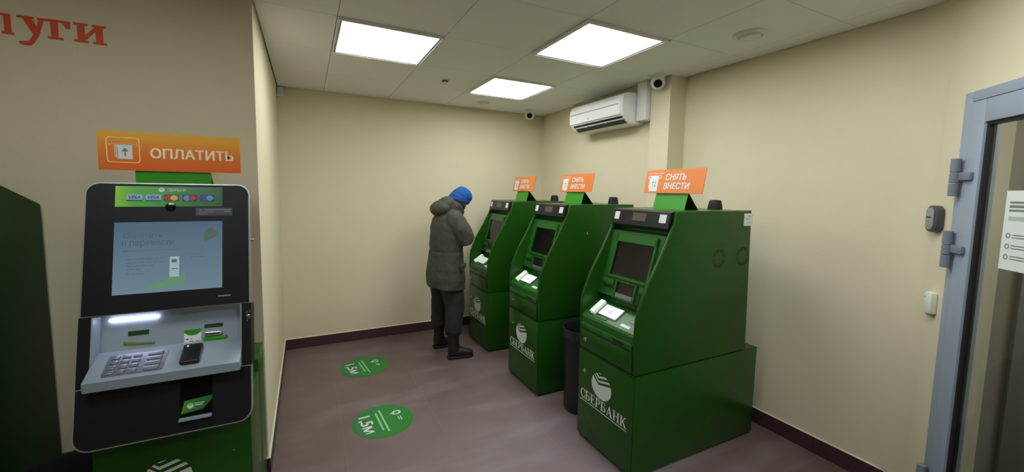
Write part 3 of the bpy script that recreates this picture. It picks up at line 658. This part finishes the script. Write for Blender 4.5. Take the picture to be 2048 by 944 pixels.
b = NB(); flat(b, [rc(.032, .040, sb(.986), sb(.989)), rc(.046, .052, sb(.988), sb(.990)), rc(.044, .056, sb(.978), sb(.980)), rc(.062, .074, sb(.978), sb(.980))], lambda u, v, w_=0: km(u, v, w_-.0643), .0003); obj('hint_print', b, BLACK, k)
rb('banknote_inlet', LIME, rrect(.088, .166, sb(.972), sb(.990), .008, 5), .012, bev=.002)
rb('card_inlet', CHROME, rrect(.092, .148, sb(.991), sb(1.006), .006, 5), .016, bev=.002)
b = NB(); prism(b, rrect(.097, .143, sb(.9965), sb(1.0005), .0015, 3), lambda u, v, w_: km(u, v, w_), -.0498, -.0488); obj('card_inlet_mouth', b, BLACK, k)
# upper panel fittings
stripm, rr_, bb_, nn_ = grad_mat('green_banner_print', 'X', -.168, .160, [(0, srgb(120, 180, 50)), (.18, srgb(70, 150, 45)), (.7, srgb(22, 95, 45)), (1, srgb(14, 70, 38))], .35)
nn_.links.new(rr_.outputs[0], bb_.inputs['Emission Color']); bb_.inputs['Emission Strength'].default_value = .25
ks('banner', stripm, rc(-.168, .160, sb(1.483), sb(1.559)), .0014, .0028)
emblem('banner_emblem', PRINTW, k, plane_map(km(-.034, sb(1.547), .003), (1, 0, 0), Kup), .009)
text('banner_lettering', 'СБЕРБАНК', PRINTW, k, plane_map(km(-.016, sb(1.5415), .003), (1, 0, 0), Kup), .058, .0095)
CB = mat('card_blue', srgb(24, 70, 150), .4, noise=.04); CR = mat('card_red', srgb(170, 30, 30), .4, noise=.04); CYL = mat('card_yellow', srgb(210, 185, 90), .4, noise=.04); CLB = mat('card_light_blue', srgb(70, 140, 210), .4, noise=.04); CWH = mat('card_pale_blue', srgb(150, 190, 205), .4, noise=.04); CN = mat('card_navy', srgb(16, 34, 74), .4, noise=.04)
def card(x, kind):
    nm = 'card_symbol'; p = lambda poly, m, c=0, par=None: obj(nm if par is None else 'card_mark', prism(NB(), poly, lambda u, v, w_: km(x+u, sb(1.516)+v, w_), .003+c, .0034+c), m, par or k)
    if kind == 'v':
        base = p(rc(-.023, .023, -.013, .013), CWH); p(rc(-.023, .023, -.013, -.008), CB, .0005, base)
        text('card_mark', 'VISA', CB, base, plane_map(km(x-.017, sb(1.516)-.004, .0039), (1, 0, 0), Kup), .034, .012, bold=.02, thick=.0002, shear=.3)
    else:
        base = p(rrect(-.023, .023, -.013, .013, .004, 3), {'m': mat('card_brown', srgb(60, 40, 30), .4, noise=.1), 'b': CN, 'p': CN}[kind])
        circ = lambda cx, r: [(cx+r*math.cos(a*math.pi/12), r*.95*math.sin(a*math.pi/12)) for a in range(24)]
        A, B = {'m': (CR, CYL), 'b': (CLB, CR), 'p': (CB, CLB)}[kind]
        p(circ(-.009, .0115), A, .0005, base); p(circ(.009, .0115), B, .001, base)
for x, kd in ((-.113, 'v'), (-.058, 'v'), (-.004, 'm'), (.053, 'b'), (.109, 'p')): card(x, kd)
obj('camera_disc', lathe(NB(), km(-.006, sb(1.481), .0016), (Vector(km(0, 0, 1))-Vector(km(0, 0, 0))), [(0, .0165), (.002, .0165), (.0028, .013), (.003, .001)], 28), BLACKG, k, smooth=30)
ks('notice_sticker', mat('navy_sticker', srgb(52, 60, 84), .4, noise=.1), rc(.072, .192, sb(1.448), sb(1.478)), .0014, .0019)
b = NB(); flat(b, [rc(.100, .188, sb(1.469), sb(1.472)), rc(.082, .135, sb(1.461), sb(1.463)), rc(.165, .188, sb(1.461), sb(1.464)), rc(.080, .11, sb(1.454), sb(1.456))] + arc(.088, sb(1.470), .004, .004, .002, .002, 0, 360, 10), km, .0003, .002); obj('sticker_print', b, PRINTG, k)
# the screen: gives off light
def scr_mat(nm, col, s): return mat(nm, (.02, .02, .02, 1), .25, noise=.01, emit=col, es=s)
def screen_mat():
    m, r, bb, nt = grad_mat('touch_screen_glow', 'Z', 1.17, 1.425, [(0, srgb(128, 156, 172)), (1, srgb(90, 122, 146))], .2)
    for l in list(bb.inputs['Base Color'].links): nt.links.remove(l)
    bb.inputs['Base Color'].default_value = (.01, .01, .01, 1); nt.links.new(r.outputs[0], bb.inputs['Emission Color']); bb.inputs['Emission Strength'].default_value = .62; return m
sc = ks('touch_screen', screen_mat(), rc(-.168, .159, sb(1.170), sb(1.426)), .0014, .0020)
SD = scr_mat('screen_text_glow', srgb(72, 96, 108), .8); SG = scr_mat('screen_green_glow', srgb(100, 150, 110), .8); SW = scr_mat('screen_white_glow', srgb(150, 176, 186), .9); SO = scr_mat('screen_olive_glow', srgb(80, 100, 92), .8)
text('screen_lettering', 'Оплатить', SD, k, plane_map(km(-.142, sb(1.368), .0021), (1, 0, 0), Kup), .112, .018, thick=.0002)
text('screen_lettering', 'и перевести', SD, k, plane_map(km(-.145, sb(1.335), .0021), (1, 0, 0), Kup), .150, .023, thick=.0002)
random.seed(3)
L_ = [(sb(1.404), -.142, -.072), (sb(1.322), -.143, .03), (sb(1.292), -.132, -.03), (sb(1.280), -.132, -.022), (sb(1.268), -.130, -.052), (sb(1.256), -.13, -.09), (sb(1.303), .058, .095), (sb(1.292), .058, .105), (sb(1.240), -.13, -.08)]
FTX = scr_mat('screen_faint_text', srgb(92, 118, 132), .6)
for yy, x0, x1 in L_:
    x = x0; b = NB()
    while x < x1:
        e = min(x1, x+random.uniform(.008, .022)); flat(b, [rc(x, e, yy-.0010, yy+.0010)], km, .0002, .0021); x = e+.004
    obj('screen_text_line', b, FTX, k)['kind'] = 'stuff'
ks('screen_picture', SO, [(.100, sb(1.350)), (.098, sb(1.380)), (.122, sb(1.402)), (.150, sb(1.378)), (.138, sb(1.366)), (.120, sb(1.356))], .0021, .0023)
ks('screen_picture', SG, [(-.080, sb(1.178)), (.040, sb(1.196)), (.042, sb(1.232)), (.0, sb(1.232)), (-.02, sb(1.208)), (-.08, sb(1.190))], .0021, .0023)
ks('screen_receipt', SW, rc(-.006, .024, sb(1.222), sb(1.296)), .0024, .0026)
b = NB(); flat(b, [rc(.0, .016, sb(1.275), sb(1.286)), rc(.0, .018, sb(1.250), sb(1.253)), rc(.024, .026, sb(1.226), sb(1.298)), rc(.116, .120, sb(1.410), sb(1.413)), rc(.138, .142, sb(1.410), sb(1.413))], km, .0002, .0027); obj('screen_marks', b, SD, k)
text('maker_badge', 'CENTER', SILV, k, plane_map(km(.145, sb(1.1375), .0014), (1, 0, 0), Kup), .040, .0045) if False else ks('maker_badge', SILV, rc(.145, .186, sb(1.136), sb(1.1405)), .0014, .0018)
# side lock and keys
obj('side_lock', lathe(NB(), km(.2525, sb(1.350), -.012), (1, 0, 0), [(0, .005), (.004, .005), (.006, .008), (.012, .008), (.0125, .001)], 18), CHROME, k, smooth=30)
obj('cheek_lock', lathe(NB(), km(.243, sb(1.055), -.0018), (Vector(km(0, 0, 1))-Vector(km(0, 0, 0))), [(0, .006), (.004, .006), (.006, .003)], 18), CHROME, k, smooth=30)
b = NB()
for kk, (aa, zz) in enumerate(((.240, 1.068), (.249, 1.07), (.247, 1.045), (.241, 1.040), (.2505, 1.052))): prism(b, rc(aa-.001, aa+.001, sb(zz-.006), sb(zz+.006)), lambda u, v, w_: km(u, v, w_), -.0018, .0002)
obj('key_marks', b, CHROME, k)
emblem('cabinet_emblem', PRINTW, k, plane_map((-.035, yl(-1.1705), .457), (1, 0, 0), (0, 0, 1)), .078)
word('cabinet_lettering', 'СБЕРБАНК', GL, PRINTW, k, plane_map((-.225, yl(-1.1705), .312), (1, 0, 0), (0, 0, 1)), .40, .058)
obj('cabinet_lock', lathe(NB(), (.178, yl(-1.1705), .515), (0, -1, 0), [(0, .004), (.002, .003), (.0022, .0005)], 12), CHROME, k)
# pay sign on top
t = thing('topper_sign', 'wide yellow-orange ОПЛАТИТЬ sign on top of the payment kiosk', 'sign', (KX, -.985, 1.5004))
obj('bracket', prism(NB(), [(-.028, 0), (-.026, .118), (-.022, .118), (.09, 0), (.085, 0), (-.024, .112), (-.024, 0)], lambda u, v, w_: (w_, u, v), -.118, .118), LIME, t)
sgm, *_ = grad_mat('sign_gradient_print', 'Z', .12, .275, [(0, srgb(222, 100, 30)), (.45, srgb(224, 122, 34)), (.75, srgb(228, 160, 45)), (1, srgb(226, 170, 60))])
sx0, sx1, sz0, sz1 = -.218, .222, .1185, .262
obj('board', prism(NB(), rc(sx0, sx1, sz0, sz1), lambda u, v, w_: (u, w_, v), -.034, -.0285), sgm, t)
sp_ = lambda a, b: plane_map((a, -.0343, b), (1, 0, 0), (0, 0, 1))
text('lettering', 'ОПЛАТИТЬ', mat('cream_print', srgb(245, 232, 205), .5, noise=.02), t, sp_(-.068, .1665), .266, .0385, bold=.02)
b = NB()
o_ = rrect(-.194, -.098, .146, .240, .010, 4); i_ = rrect(-.191, -.101, .149, .237, .008, 4); n_ = len(o_)
for q in range(n_): prism(b, [o_[q], o_[(q+1) % n_], i_[(q+1) % n_], i_[q]], lambda u, v, w_: (u, w_, v), -.0352, -.0342)
obj('symbol_frame', b, mat('cream_line', srgb(250, 215, 150), .5, noise=.02), t)
b = NB(); flat(b, [rc(-.162, -.120, .160, .212), rc(-.171, -.169, .166, .212), rc(-.167, -.164, .163, .212)], sp_(0, 0), .0004, .0003); flat(b, arc(-.182, .212, .004, .004, .0025, .0025, 90, 270, 6) + arc(-.110, .212, .004, .004, .0025, .0025, -90, 90, 6) + [rc(-.182, -.110, .2145, .216)], sp_(0, 0), .0004, .0003)
obj('banknote_symbol', b, PRINTW, t)
b = NB(); flat(b, [rc(-.143, -.139, .170, .194), [(-.152, .188), (-.141, .202), (-.130, .188), (-.133, .186), (-.141, .195), (-.149, .186)][:3]], sp_(0, 0), .0004, .0009); obj('arrow_symbol', b, PRINTG, t)

# ---------------------------------------------------------------- second terminal at the left edge
GREEND = mat('dark_green_enamel', srgb(22, 56, 14), .55, noise=.06, scale=5, spec=.25)
t = thing('green_terminal', 'tall green terminal cut off by the left edge of the picture', 'kiosk', (-1.187, YN, 0))
obj('body', prism(NB(), [(-.012, .012), (-.012, 1.478), (-.245, 1.556), (-.30, 1.556), (-.50, .95), (-.60, .90), (-.60, .012)], lambda u, v, w_: (w_, u, v), -.50, 0, bev=.004), GREEND, t, smooth=40)
obj('front_panel', prism(NB(), [(-.262, 1.590), (-.282, 1.595), (-.532, .95), (-.512, .945)], lambda u, v, w_: (w_, u, v), -.51, .006), SILV, t)
obj('screen', prism(NB(), [(-.300, 1.54), (-.304, 1.545), (-.452, 1.165), (-.448, 1.160)], lambda u, v, w_: (w_, u-.002, v), -.46, -.05), BLACKG, t)
obj('plinth', box(NB(), -.48, -.02, -.58, -.03, 0, .0118), RUB, t)

# ---------------------------------------------------------------- wall lettering
t = thing('wall_lettering', 'large red slab-serif letters reading "луги" high on the left wall', 'lettering', (0, YN, 0))
x = -1.283; sc_ = dict(л=.098, у=.098, г=.098, и=.098)
for ch, x0 in (('л', -1.300), ('у', -1.214), ('г', -1.129), ('и', -1.046)):
    b = NB(); wd, ps = SL[ch]; wtg = {'л': .078, 'у': .098, 'г': .078, 'и': .104}[ch]
    kx = wtg/wd; flat(b, [[(a*kx, c*.079) for a, c in p] for p in ps], plane_map((x0, -.0005, 2.165+(x0+1.3)*.02), (1, 0, 0), (0, 0, 1)), .003)
    obj('letter', b, RED, t)

# ---------------------------------------------------------------- diagonal wall with the glass door
DA = math.radians(-134.5)
wd_ = struct(obj('wall_diagonal', box(NB(), 0, .272, 0, .14, -.05, ZT), WALL, loc=(XR, -2.118, 0))); wd_.rotation_euler = (0, 0, DA)
for a in ((.272, 1.19, 0, .14, 2.012, ZT), (1.19, 1.47, 0, .14, -.05, ZT)):
    o = obj('wall_section', box(NB(), *a), WALL, wd_)
d = thing('door_1', '', '', (XR, -2.118, 0), DA); del d['label']; del d['category']; d['kind'] = 'structure'
fr = NB()
for q in ((.268, .310, .0, 2.006), (1.152, 1.194, .0, 2.006)): box(fr, q[0], q[1], -.030, .060, q[2], q[3], bev=.002)
box(fr, .3102, 1.1518, -.030, .060, 1.964, 2.006, bev=.002)
obj('door_frame', fr, DOORM, d, smooth=40)
lf = NB(); box(lf, .3135, .392, -.036, .02, .01, 1.960, bev=.003); box(lf, 1.066, 1.148, -.036, .02, .01, 1.960, bev=.003); box(lf, .3922, 1.0658, -.036, .02, 1.868, 1.960, bev=.003); box(lf, .3922, 1.0658, -.036, .02, .01, .22, bev=.003)
obj('door_leaf', lf, DOORM, d, smooth=40)
gk = NB(); box(gk, .3925, .404, -.026, -.002, .222, 1.866); box(gk, 1.054, 1.0655, -.026, -.002, .222, 1.866); box(gk, .4042, 1.0538, -.026, -.002, 1.855, 1.866); box(gk, .4042, 1.0538, -.026, -.002, .222, .234)
obj('gasket', gk, RUB, d)
obj('glass_pane', box(NB(), .4044, 1.0536, -.018, -.012, .2342, 1.8548), GLASS, d)
for z in (1.655, 1.345, .27):
    hg = obj('hinge', box(NB(), .300, .372, -.050, -.0362, z-.018, z+.016, bev=.003), HINGEM, d, smooth=40)
    for a, b_ in ((-.085, -.030), (-.028, .014), (.016, .075)):
        obj('hinge_barrel', lathe(NB(), (.296, -.052, z+a), (0, 0, 1), [(0, .014), (.002, .0165), (b_-a-.002, .0165), (b_-a, .014)], 20), HINGEM, hg, smooth=40)
part('door_handle', CHROME, d, 1.09, 1.12, -.075, -.0362, .95, 1.25, bev=.006)
# things on the diagonal wall
def onwall(name, label, cat, s, z):
    o = thing(name, label, cat, (XR+s*math.cos(DA), -2.118+s*math.sin(DA), z), DA); return o
t = onwall('card_reader', 'dark grey oval card reader on the wall left of the glass door', 'card reader', .138, 1.464)
obj('reader_body', prism(NB(), rrect(-.040, .040, -.062, .062, .034, 8), XZ, -.030, -.0004, bev=.006), mat('dark_grey_plastic', srgb(74, 74, 78), .4, noise=.05), t, smooth=40)
obj('reader_cover', prism(NB(), rrect(-.030, .022, -.050, .052, .022, 8), XZ, -.0335, -.0303, bev=.0015), mat('mid_grey_plastic', srgb(150, 152, 156), .4, noise=.03), t, smooth=40)
part('reader_slot', BLACK, t, -.022, .008, -.0350, -.0337, .004, .010)
t = onwall('wall_switch', 'slim white button box on the wall below the card reader', 'switch', .165, 1.070)
part('button_housing', WHITE, t, -.024, .024, -.026, -.0004, -.050, .050, bev=.005)
part('led', BLACK, t, -.017, -.013, -.0268, -.0262, .024, .029)
part('cable_gland', GREY, t, -.010, .014, -.020, -.004, -.058, -.0502)
t = onwall('notice_poster', 'white paper notice with grey print and icons stuck on the door glass', 'poster', .60, 1.445)
part('paper', PAPER, t, -.088, .088, -.0196, -.0184, -.148, .148)
b = NB(); pmn = plane_map((0, -.0197, 0), (1, 0, 0), (0, 0, 1))
for q in [rc(-.070, .06, .100, .108), rc(-.070, .05, .084, .094), rc(-.070, .07, .070, .078)] + [rc(-.045, .06, z, z+.004) for z in (-.018, -.028, -.058, -.068, -.098, -.108)]: obj('printed_line', flat(NB(), [q], pmn, .0003), PRINTG, t)
for z in (-.02, -.06, -.10): obj('icon', flat(NB(), arc(-.062, z, .010, .010, .006, .006, 0, 360, 14), pmn, .0003), PRINTG, t)
part('print_band', mat('pale_grey_green_print', srgb(176, 194, 188), .6, noise=.05), t, -.070, .08, -.0199, -.0197, .036, .052)
# the lobby beyond the glass
lob = mat('lobby_wall_paint', srgb(150, 142, 130), .7, noise=.05, scale=5); lobf = mat('lobby_floor_mat', srgb(58, 54, 48), .8, noise=.2, scale=60, bump=.5)
def dstruct(name, m, *a):
    o = struct(obj(name, box(NB(), *a), m, loc=(XR, -2.118, 0))); o.rotation_euler = (0, 0, DA); return o
dstruct('wall_lobby_side', lob, .02, .10, .145, 1.75, -.004, 2.40); dstruct('wall_lobby_back', lob, .101, 1.70, 1.67, 1.75, -.004, 2.40); dstruct('wall_lobby_end', lob, 1.62, 1.70, .145, 1.669, -.004, 2.40)
dstruct('floor_lobby', lobf, .02, 1.70, .145, 1.75, -.0035, .0); dstruct('ceiling_lobby', CEIL, .0, 1.72, .145, 1.78, 2.401, 2.45)
d2 = thing('lobby_door', 'grey lobby door seen through the glass, with dark lock plate', 'door', (XR, -2.118, 0), DA)
part('leaf', mat('lobby_door_paint', srgb(128, 124, 116), .5, noise=.04), d2, .1005, .125, .32, .78, .004, 2.02, bev=.003)
part('leaf', mat('lobby_door_paint_pale', srgb(150, 146, 138), .5, noise=.04), d2, .1005, .125, .80, 1.30, .004, 2.02, bev=.003)
part('lock_plate', BLACK, d2, .1255, .134, .44, .475, 1.02, 1.11, bev=.003)
t = thing('radiator_cover', 'white box cover low in the lobby, seen through the door glass', 'cover', (XR, -2.118, 0), DA)
part('cover_body', WHITE, t, .127, .24, .86, 1.28, .004, 1.02, bev=.006)
part('cover_grille', GREY, t, .2405, .244, .90, 1.24, .30, .34)
t = thing('ceiling_light', 'added fill light panel, unseen, on the lobby ceiling beyond the glass door', 'light', (XR+.95*math.cos(DA)-1.0*math.sin(DA), -2.118+.95*math.sin(DA)+1.0*math.cos(DA), 2.400), DA)  # unseen panel, added to brighten the lobby behind the glass
part('light_frame', WHITE, t, -.31, .31, -.31, .31, -.016, -.001); part('diffuser', emat('lobby_fill_diffuser', (1, .98, .93, 1), 17), t, -.30, .30, -.30, .30, -.020, -.0165)  # frame and diffuser of the added lobby fill panel

# ---------------------------------------------------------------- the person
PARKA = mat('olive_parka_cloth', srgb(66, 67, 56), .8, noise=.08, scale=14, bump=.4, bscale=260)
TROUS = mat('charcoal_trouser_cloth', srgb(36, 37, 39), .85, noise=.12, scale=18, bump=.4, bscale=240)
HATM = mat('blue_knit', srgb(14, 78, 156), .85, noise=.06, scale=30, bump=.7, bscale=180)
BOOTM = mat('black_boot_leather', srgb(26, 25, 25), .5, noise=.15, scale=22, bump=.3, bscale=120)
SKIN = mat('skin', srgb(196, 150, 124), .55, noise=.06, scale=20, bump=.15)
SCARF = mat('black_neck_warmer', srgb(26, 26, 27), .9, noise=.15, scale=40, bump=.4)
HAIR = mat('dark_hair', srgb(50, 40, 32), .7, noise=.2, scale=90)
def remeshed(name, bm, m, parent, voxel, it=4, disp=0, dscale=.12, loc=(0, 0, 0)):
    me = bpy.data.meshes.new('tmp'); bm.to_mesh(me); bm.free(); o = bpy.data.objects.new('tmp', me); C.objects.link(o)
    r = o.modifiers.new('r', 'REMESH'); r.mode = 'VOXEL'; r.voxel_size = voxel; r.use_smooth_shade = True
    sm = o.modifiers.new('s', 'SMOOTH'); sm.factor = .5; sm.iterations = it
    if disp:
        tx = bpy.data.textures.new('folds', 'CLOUDS'); tx.noise_scale = dscale; tx.noise_depth = 1
        dd = o.modifiers.new('d', 'DISPLACE'); dd.texture = tx; dd.strength = disp; dd.mid_level = .5; dd.texture_coords = 'LOCAL'
    me2 = bpy.data.meshes.new_from_object(o.evaluated_get(bpy.context.evaluated_depsgraph_get())); me2.name = name
    bpy.data.objects.remove(o); bpy.data.meshes.remove(me); me2.materials.clear(); me2.materials.append(m)
    for p in me2.polygons: p.use_smooth = True
    q = bpy.data.objects.new(name, me2); C.objects.link(q); q.location = loc
    if parent: q.parent = parent
    return q
PX_, PY_ = 1.0, .585
TA = math.radians(40); U = Vector((math.sin(TA), 0, math.cos(TA))); F = Vector((math.cos(TA), 0, -math.sin(TA))); Yv = Vector((0, 1, 0)); HC = Vector((.142, 0, 1.484))
U, F, Yv = U*.88, F*.88, Yv*.90
hp = lambda f, y, u: HC + F*f + Yv*y + U*u
b = NB()
ellipsoid(b, hp(-.004, 0, .012), F*.092, Yv*.075, U*.102)                       # skull
loft(b, [(hp(.020, 0, -.118), F*.020, Yv*.020), (hp(.022, 0, -.108), F*.048, Yv*.040), (hp(.020, 0, -.075), F*.066, Yv*.054), (hp(.012, 0, -.03), F*.078, Yv*.066), (hp(0, 0, .02), F*.085, Yv*.070)], 20)   # jaw
loft(b, [(hp(.080, 0, .002), F*.008, Yv*.007), (hp(.092, 0, -.026), F*.012, Yv*.010), (hp(.099, 0, -.043), F*.016, Yv*.015), (hp(.082, 0, -.053), F*.012, Yv*.013)], 12)   # nose
ellipsoid(b, hp(.079, 0, .012), F*.014, Yv*.048, U*.010)                        # brow
ellipsoid(b, hp(.077, 0, -.074), F*.012, Yv*.024, U*.006); ellipsoid(b, hp(.075, 0, -.084), F*.012, Yv*.020, U*.007)   # lips
for sgn in (-1, 1): ellipsoid(b, hp(-.005, sgn*.076, -.012), F*.018, Yv*.009, U*.030)      # ears
limb(b, [(.02, 0, 1.30, .062), (.07, 0, 1.38, .055), (.115, 0, 1.44, .052)])
loft(b, [((.0, 0, .80), (.10, 0, 0), (0, .15, 0)), ((.0, 0, .95), (.09, 0, 0), (0, .13, 0)), ((.01, 0, 1.12), (.10, 0, 0), (0, .15, 0)), ((.02, 0, 1.26), (.09, 0, 0), (0, .17, 0)), ((.03, 0, 1.33), (.06, 0, 0), (0, .10, 0))], 20)
LEGN = [(.0, -.085, .82, .088), (.03, -.12, .62, .078), (.045, -.14, .48, .060), (.030, -.155, .30, .050), (.030, -.155, .10, .036)]
LEGF = [(-.01, .085, .82, .088), (-.015, .12, .62, .078), (-.005, .14, .48, .060), (-.02, .150, .30, .050), (-.015, .152, .10, .036)]
limb(b, LEGN); limb(b, LEGF)
def hand(b, wr, dirn, side, palm_n):
    """palm, four fingers of unequal length curling toward palm_n, thumb leaving the side"""
    d = Vector(dirn).normalized(); n = Vector(palm_n).normalized(); n = (n - d*n.dot(d)).normalized(); s_ = d.cross(n)*side; wr = Vector(wr)
    loft(b, [(wr-d*.01, s_*.024, n*.018), (wr+d*.02, s_*.030, n*.015), (wr+d*.055, s_*.040, n*.014), (wr+d*.085, s_*.040, n*.012), (wr+d*.092, s_*.034, n*.008)], 16)
    for q, L in enumerate((.068, .078, .072, .058)):
        o = wr + d*.086 + s_*(.0315-.0210*q); L1, L2, L3 = L*.45, L*.32, L*.25
        a = o + (d*.80+n*.45).normalized()*L1; c = a + (d*.25+n*.95).normalized()*L2; e = c + (d*-.35+n*.85).normalized()*L3
        limb(b, [(*o, .0082), (*a, .0078), (*c, .0072), (*e, .0064)], 10)
    o = wr + d*.022 + s_*.026; a = o + (s_*.75+d*.55+n*.25).normalized()*.036; c = a + (s_*.15+d*.75+n*.55).normalized()*.030; e = c + (d*.6+n*.7).normalized()*.020
    limb(b, [(*o, .0120), (*a, .0105), (*c, .0095), (*e, .0080)], 10)
WN, WF = (.168, -.052, 1.160), (.168, .058, 1.145)
limb(b, [(.02, -.15, 1.27, .05), (.120, -.20, 1.095, .042), (.168, -.052, 1.160, .026)]); limb(b, [(.02, .15, 1.27, .05), (.120, .20, 1.095, .042), (.168, .058, 1.145, .026)])
hand(b, WN, (.05, .28, .92), 1, (-.15, .95, .0)); hand(b, WF, (.05, -.25, .92), -1, (-.15, -.95, .0))
person = remeshed('person', b, SKIN, None, .0040, 2, loc=(PX_, PY_, 0))
tag(person, 'person in blue knit hat and olive parka, head bowed, standing at the farthest cash machine', 'person')
for sgn in (-1, 1):
    e = obj('eye', ellipsoid(NB(), hp(.077, sgn*.031, -.010), F*.010, Yv*.012, U*.006), mat('eye_white', srgb(225, 222, 216), .2, noise=.02), person, smooth=180)
    obj('iris', ellipsoid(NB(), hp(.0848, sgn*.031, -.012), F*.003, Yv*.005, U*.005), BLACK, e, smooth=180)
hr = NB()
for sgn in (-1, 1): ellipsoid(hr, hp(-.045, sgn*.060, -.035), F*.040, Yv*.020, U*.040)
ellipsoid(hr, hp(-.075, 0, -.035), F*.022, Yv*.060, U*.045); remeshed('hair', hr, HAIR, person, .006, 4, .004, .02)
# knit hat
rings = []
for u_, sc_ in ((-.044, .985), (-.048, 1.03), (-.030, 1.06), (.006, 1.06), (.010, 1.02), (.03, 1.035), (.06, .985), (.085, .88), (.105, .72), (.120, .48), (.127, .22)):
    rings.append((hp(-.006+.006*(u_ > .05), 0, u_+.004), F*.106*sc_ + U*(.040*max(0, 1-(u_+.04)/.12)), Yv*.090*sc_))
h = NB(); loft(h, rings, 64)
hat = remeshed('knit_hat', h, HATM, person, .0045, 3, .006, .03)
# trousers
b = NB(); loft(b, [((-.005, 0, .58+.2), (.135, 0, 0), (0, .185, 0)), ((0, 0, .88), (.13, 0, 0), (0, .18, 0)), ((0, 0, .96), (.125, 0, 0), (0, .17, 0))], 24)
limb(b, [(.005, -.085, .82, .112), (.028, -.115, .64, .105), (.042, -.140, .50, .092), (.030, -.152, .36, .083), (.022, -.155, .262, .080)], 20)
limb(b, [(-.012, .085, .82, .112), (-.016, .115, .64, .103), (-.008, .140, .50, .088), (-.022, .150, .36, .078), (-.025, .150, .255, .074)], 20)
remeshed('trousers', b, TROUS, person, .009, 3, .016, .08)
# parka: body, sleeves, hood and collar as one garment
b = NB()
loft(b, [((.000, 0, .655), (.166, 0, -.012), (0, .248, 0)), ((.000, 0, .665), (.174, 0, -.012), (0, .256, 0)), ((-.004, 0, .74), (.176, 0, -.006), (0, .256, 0)), ((-.004, 0, .85), (.166, 0, 0), (0, .250, 0)), ((.0, 0, .95), (.152, 0, 0), (0, .238, 0)), ((.0, 0, .99), (.149, 0, 0), (0, .236, 0)), ((.0, 0, 1.003), (.139, 0, 0), (0, .226, 0)), ((.0, 0, 1.016), (.147, 0, 0), (0, .233, 0)), ((.0, 0, 1.12), (.142, 0, 0), (0, .232, 0)), ((.002, 0, 1.22), (.138, 0, 0), (0, .232, 0)), ((.010, 0, 1.30), (.122, 0, 0), (0, .210, 0)), ((.040, 0, 1.355), (.105, 0, 0), (0, .155, 0)), ((.055, 0, 1.40), (.08, 0, 0), (0, .10, 0))], 32)
for sg in (-1, 1):
    limb(b, [(.025, sg*.170, 1.300, .088), (.070, sg*.205, 1.215, .088), (.125, sg*.210, 1.115, .080), (.148, sg*.150, 1.115, .068), (.160, sg*.095, 1.135, .053), (.166, sg*.070, 1.148, .046)], 20)
ellipsoid(b, (-.050, 0, 1.395), (.098, 0, .028), (0, .140, 0), (-.020, 0, .072)); ellipsoid(b, (-.010, 0, 1.440), (.075, 0, .050), (0, .125, 0), (-.03, 0, .050))
ca, cv = Vector((.77, 0, -.64)), Vector((0, 1, 0))
loft(b, [((.020, 0, 1.315), ca*.112, cv*.125), ((.050, 0, 1.365), ca*.116, cv*.122), ((.076, 0, 1.415), ca*.122, cv*.118), ((.086, 0, 1.432), ca*.118, cv*.112), ((.090, 0, 1.438), ca*.108, cv*.104)], 28)
coat = remeshed('parka', b, PARKA, person, .0075, 2, .016, .075)
tn, nn = Vector((.66, .75, 0)).normalized(), Vector((.75, -.66, 0)).normalized(); fc_ = Vector((.108, -.200, .86))
obj('pocket_flap', prism(NB(), [(-.085, .028), (.030, .038), (.032, .000), (-.070, -.022)], lambda u, v, w_: fc_+tn*u+Vector((0, 0, v))+nn*w_, -.012, .010, bev=.004), PARKA, person, smooth=40)
b = NB(); loft(b, [((.080, 0, 1.405), ca*.092, cv*.094), ((.098, 0, 1.430), ca*.094, cv*.092), ((.112, 0, 1.450), ca*.088, cv*.082), ((.118, 0, 1.458), ca*.082, cv*.076)], 24)
remeshed('neck_warmer', b, SCARF, person, .006, 2, .006, .03)
for sg, ax, ay, rz in ((-1, .035, -.155, -.06), (1, -.012, .152, .05)):
    b = NB(); X_ = Vector((math.cos(rz), math.sin(rz), 0)); Y_ = Vector((-math.sin(rz), math.cos(rz), 0)); A_ = Vector((ax, ay, 0)); Zv = Vector((0, 0, 1))
    loft(b, [(A_+Zv*.07-X_*.01, X_*.056, Y_*.046), (A_+Zv*.15-X_*.008, X_*.050, Y_*.044), (A_+Zv*.24-X_*.012, X_*.058, Y_*.052), (A_+Zv*.30-X_*.012, X_*.060, Y_*.054)], 20)
    loft(b, [(A_-X_*.058+Zv*.050, Y_*.024, Zv*.026), (A_-X_*.045+Zv*.058, Y_*.036, Zv*.040), (A_+X_*.0+Zv*.068, Y_*.040, Zv*.056), (A_+X_*.06+Zv*.058, Y_*.043, Zv*.044), (A_+X_*.12+Zv*.046, Y_*.048, Zv*.034), (A_+X_*.158+Zv*.040, Y_*.040, Zv*.028), (A_+X_*.178+Zv*.036, Y_*.020, Zv*.018)], 20)
    bt = remeshed('boot', b, BOOTM, person, .007, 3, .006, .03)
    out_ = [(-.064, -.026), (-.068, 0), (-.064, .026), (-.03, .038), (.06, .042), (.11, .050), (.155, .044), (.182, .022), (.187, 0), (.180, -.022), (.15, -.044), (.11, -.050), (.06, -.042), (-.03, -.038)]
    obj('boot_sole', prism(NB(), out_, lambda u, v, w_: A_+X_*u+Y_*v+Zv*w_, .0005, .026, bev=.004), RUB, bt, smooth=50)
    for q in range(4): obj('lace', limb(NB(), [(*(A_+X_*(.055-.014*q)-Y_*.022+Zv*(.108+.016*q)), .003), (*(A_+X_*(.060-.014*q)+Zv*(.116+.016*q)), .003), (*(A_+X_*(.055-.014*q)+Y_*.022+Zv*(.108+.016*q)), .003)], 6), RUB, bt, smooth=180)
